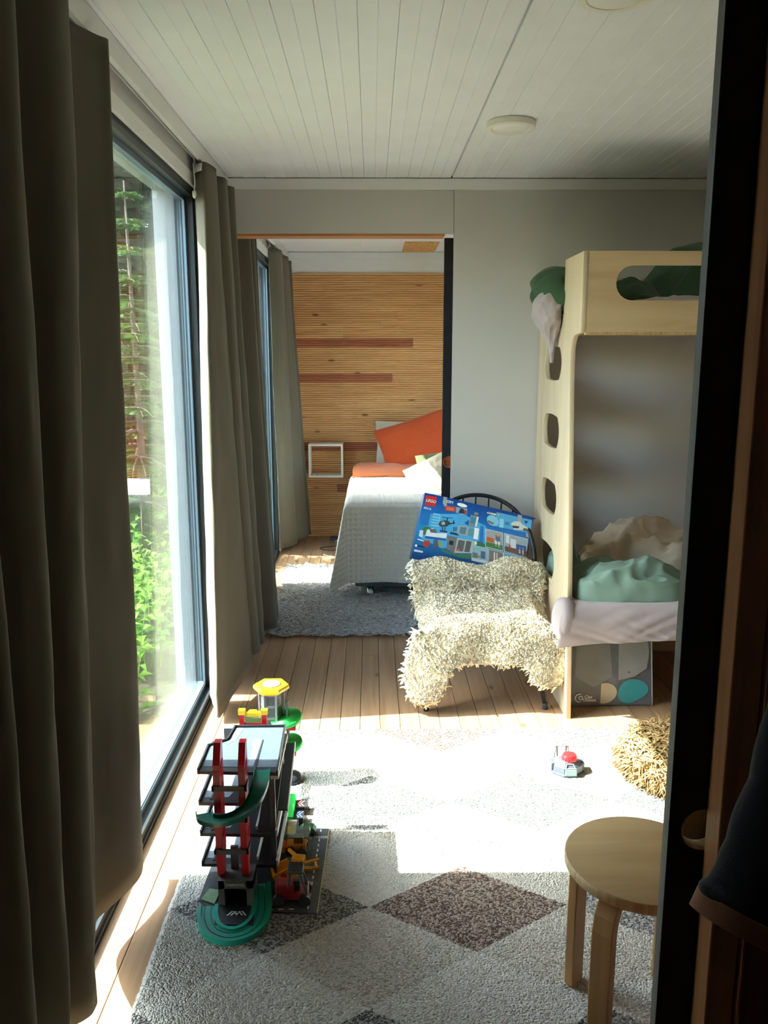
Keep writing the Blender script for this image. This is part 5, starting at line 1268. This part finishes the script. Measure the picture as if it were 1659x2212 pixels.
# ================================================================= garment hanging at the right, close to the camera
M_navy = fabric('dark navy wool', srgb(24, 25, 34), 0.15, 500, 0.4, wrinkle=0.5)
M_tan = fabric('brown lining', srgb(122, 84, 62), 0.08, 800, 0.2)
gr = thing('coat', 'dark navy coat with a brown cuff hanging at the right edge in the foreground', 'coat', (0.42, 0.78, 1.2))
def sleeve_path(f):
    return catmull([(0.475, 0.80, 1.50), (0.462, 0.785, 1.34), (0.430, 0.755, 1.20), (0.385, 0.72, 1.085), (0.368, 0.71, 1.050)], f)
def slv(u, v, k=1.0):
    p = Vector(sleeve_path(v)); q = Vector(sleeve_path(min(v+0.02, 1)))-Vector(sleeve_path(max(v-0.02, 0))); d = q.normalized()
    a = Vector((0, 1, 0)); a = (a-d*a.dot(d)).normalized(); b = d.cross(a)
    r = (0.034+0.020*v)*k*(1+0.06*NZ(v*9, u*3))
    an = u*2*PI
    return p+(b*math.cos(an)*r*1.1+a*math.sin(an)*r*0.7)+Vector((0.004*ridged(v*7, u*2, 3), 0, 0))
obj('sleeve', MB().grid(lambda u, v: slv(u, v), 32, 40), M_navy, gr, smooth=True, recalc=False, solid=0.003)
def cuff(u, v):
    p = slv(u, 1.0, 1.01); d = (Vector(sleeve_path(1))-Vector(sleeve_path(0.95))).normalized()
    return p+d*(-0.004+0.020*v)
obj('cuff', MB().grid(cuff, 32, 6), M_tan, gr, smooth=True, recalc=False, solid=0.003, label='brown turned back cuff')
def body(u, v):
    z = 1.56-v*0.95; a = u*PI*2
    x = 0.575+0.115*math.cos(a)*(0.7+0.5*v)+0.01*ridged(u*9, v*2, 4); y = 0.80+0.05*math.sin(a)*(0.6+0.6*v)+0.008*math.sin(u*40)*v
    return Vector((x, y, z))
obj('body', MB().grid(body, 64, 30), M_navy, gr, smooth=True, recalc=False, solid=0.003)
hk = tag(obj('coat_hook', MB().tube([(0.53, 0.8925, 1.60), (0.53, 0.84, 1.59), (0.53, 0.80, 1.60), (0.53, 0.79, 1.63)], 0.006, 8).lathe((0.53, 0.8895, 1.60), [(0.018, 0), (0.018, 0.003)], 12), M_steel, smooth=True), 'black coat hook on the dim partition holding the coat', 'hook')

# ================================================================= trees and undergrowth outside
def leafmat(name, c1, c2):
    t = NT(name); oi = t.add('ShaderNodeObjectInfo'); v = t.coord()
    c = t.ramp(t.noise(v, 6, 3), [(0.3, c1), (0.7, c2)]); t.base(c); t.set(0.7, 0, 0.2)
    tr = t.add('ShaderNodeBsdfTranslucent'); t.link(c, tr.inputs['Color']); mx = t.add('ShaderNodeMixShader'); mx.inputs[0].default_value = 0.35
    t.link(t.b.outputs[0], mx.inputs[1]); t.link(tr.outputs[0], mx.inputs[2]); t.link(mx.outputs[0], t.out.inputs['Surface']); return t.m
M_needle = leafmat('spruce needles', srgb(46, 76, 44), srgb(96, 128, 66))
M_needle2 = leafmat('dark spruce needles', srgb(30, 52, 38), srgb(62, 92, 56))
M_leaf = leafmat('fresh green leaves', srgb(92, 142, 52), srgb(160, 196, 92))
M_bark = plain('grey bark', srgb(104, 92, 78), 0.9, vary=0.3, scale=20)
def spruce(h, seed, spread):
    rg = random.Random(seed); tr_ = MB().tube([(0, 0, -0.2), (0.02, 0, h*0.5), (0, 0.02, h)], [0.022*h/2+0.02, 0.016*h/2, 0.006], 8)
    fo = MB(); br = MB()
    z = 0.25
    while z < h:
        f = 1-z/h; L = spread*(0.12+0.88*f)*rg.uniform(0.8, 1.15)
        for b in range(rg.randint(6, 9)):
            a = rg.uniform(0, 6.283); d = Vector((math.cos(a), math.sin(a), 0)); s = Vector((-d.y, d.x, 0)); LL = L*rg.uniform(0.6, 1.1)
            pts = [Vector((0, 0, z))+d*LL*t_+Vector((0, 0, 0.10*LL*t_-0.34*LL*t_*t_)) for t_ in (0, 0.35, 0.7, 1.0)]
            br.tube(pts, [0.012*f+0.004, 0.008*f+0.003, 0.005, 0.002], 4, False)
            n = max(6, int(LL*(16 if h > 4 else 30)))
            for i in range(n):
                t_ = 0.12+0.88*i/n; p = pts[0].lerp(pts[1], t_/0.35) if t_ < 0.35 else (pts[1].lerp(pts[2], (t_-0.35)/0.35) if t_ < 0.7 else pts[2].lerp(pts[3], (t_-0.7)/0.3))
                for sd in (-1, 1):
                    w = LL*0.26*(1.05-t_*0.8)*rg.uniform(0.6, 1.2)+0.03
                    q = p+s*sd*w+d*w*0.6+Vector((0, 0, -w*rg.uniform(0.05, 0.6)))
                    e = (d*0.9+Vector((0, 0, 0.35))).normalized()*(0.020 if h < 4 else 0.06)*rg.uniform(0.7, 1.4)
                    fo.f.append(tuple(range(len(fo.v), len(fo.v)+4))); fo.v += [tuple(p-e*0.6), tuple(p.lerp(q, 0.5)-e), tuple(q), tuple(p.lerp(q, 0.5)+e)]
        z += 0.16+0.05*h*0.3*rg.random()
    return tr_, br, fo
def tree(kind_label, loc, h, seed, spread, nm, protos={}):
    if nm not in protos:
        tr_, br, fo = spruce(h, seed, spread)
        t = thing('spruce_tree', kind_label, 'tree', loc, 0, 'spruces outside the window')
        obj('trunk', tr_, M_bark, t, world=False, smooth=True); obj('branches', br, M_bark, t, world=False, recalc=False); obj('needles', fo, M_needle if 'young' in nm else M_needle2, t, world=False, recalc=False, kind='stuff')
        protos[nm] = t
    else:
        t = copy_tree(protos[nm]); t.location = loc; t['label'] = kind_label
    return t
spots = [('young', -1.75, 6.2, 0, 1.0, 'young spruce with bare pale twigs closest to the window glass'),
         ('young', -2.35, 8.0, 1.2, 1.1, 'bright young spruce a little behind the closest one'),
         ('young', -2.05, 7.35, 2.2, 1.15, 'bright young spruce between the closest one and the thicket'), ('young', -2.75, 9.0, 3.4, 1.3, 'tallest of the bright young spruces, just before the thicket'), ('young', -2.75, 7.6, 4.6, 1.2, 'bright young spruce standing furthest left, beside the near curtain')]
rt_ = random.Random(4); where = ['beside the window frame', 'in the middle of the thicket', 'at the left of the thicket', 'glimpsed beside the near curtain']
far = [(-1.55, 9.2), (-2.35, 9.9), (-3.15, 9.5), (-3.95, 10.2), (-1.95, 11.3), (-2.8, 11.6), (-3.6, 11.5), (-4.5, 11.9), (-1.3, 12.6), (-2.4, 13.6), (-3.3, 13.4), (-4.2, 13.8), (-5.2, 13.6), (-1.7, 15.2), (-2.9, 15.6), (-4.0, 16.0), (-5.2, 16.2), (-6.4, 16.0)]
for i, (x, y) in enumerate(far):
    row = ('front', 'second', 'third', 'last')[0 if i < 4 else 1 if i < 8 else 2 if i < 13 else 3]; k_ = (i, i-4, i-8, i-13)[0 if i < 4 else 1 if i < 8 else 2 if i < 13 else 3]
    spots.append(('tall', x, y, rt_.uniform(0, 6), rt_.uniform(0.85, 1.15), 'tall dark spruce, %s row of the thicket outside, %s from the house' % (row, ('nearest', 'second', 'third', 'fourth', 'fifth')[k_])))
for nm, x, y, rz, sc, lab in spots:
    t = tree(lab, (x, y, -0.3), 2.9 if nm == 'young' else 7.5, 5 if nm == 'young' else 9, 0.75 if nm == 'young' else 1.9, nm)
    t.rotation_euler.z = rz; t.scale = (sc, sc, sc)
def weed(seed, h, n):
    rg = random.Random(seed); stm = MB(); lf = MB()
    for i in range(n):
        bx_, by_ = rg.gauss(0, 0.10), rg.gauss(0, 0.12); hh = h*rg.uniform(0.55, 1.1); lean = Vector((rg.gauss(0, 0.12), rg.gauss(0, 0.12), 1))
        p0 = Vector((bx_, by_, 0)); pts = [p0+lean*hh*f+Vector((0.03*math.sin(f*3+i), 0, 0)) for f in (0, 0.5, 1)]
        stm.tube(pts, [0.004, 0.003, 0.0015], 4, False)
        k = int(hh*26)
        for j in range(k):
            f = 0.15+0.85*j/k; p = pts[0].lerp(pts[2], f); a = j*2.4+i
            d = Vector((math.cos(a), math.sin(a), rg.uniform(-0.1, 0.5))).normalized(); s = Vector((-math.sin(a), math.cos(a), 0)); L = rg.uniform(0.06, 0.12)*(1.15-f*0.5)
            w = L*0.24; m = p+d*L*0.5+Vector((0, 0, 0.012)); e = p+d*L+Vector((0, 0, -0.02))
            b = len(lf.v); lf.v += [tuple(p), tuple(m-s*w), tuple(e), tuple(m+s*w)]; lf.f.append((b, b+1, b+2, b+3))
    return stm, lf
pw = None
wl_spots = [(-1.42, 2.75, 0, 0.8, 'low leafy weed right against the glass near the curtain'), (-1.45, 3.45, 1, 0.95, 'leafy weed growing close to the glass'), (-1.5, 4.15, 2, 1.0, 'tall leafy weed behind the ones at the glass'), (-1.75, 4.0, 3, 1.15, 'bushy leafy weed a step from the house'),
            (-1.52, 4.95, 4, 1.1, 'leafy weed before the young spruce'), (-2.0, 5.0, 5, 1.3, 'leafy weed left of the young spruce'), (-2.5, 6.3, 0.6, 1.5, 'big leafy weed further out in the grass'), (-1.5, 5.8, 1.6, 1.0, 'leafy weed below the bedroom window'), (-2.4, 4.3, 2.6, 1.4, 'leafy weed far from the glass behind the near curtain'), (-1.75, 7.1, 3.3, 1.3, 'leafy weed between the two young spruces')]
for x, y, rz, sc, lab in wl_spots:
    if pw is None:
        s_, l_ = weed(3, 0.75, 22); pw = thing('leafy_weed', lab, 'plant', (x, y, -0.33), 0, 'leafy weeds outside the window')
        obj('stems', s_, M_leaf, pw, world=False, recalc=False); obj('leaves', l_, M_leaf, pw, world=False, recalc=False, kind='stuff'); t = pw
    else: t = copy_tree(pw); t.location = (x, y, -0.33); t['label'] = lab
    t.rotation_euler.z = rz; t.scale = (sc, sc, sc)
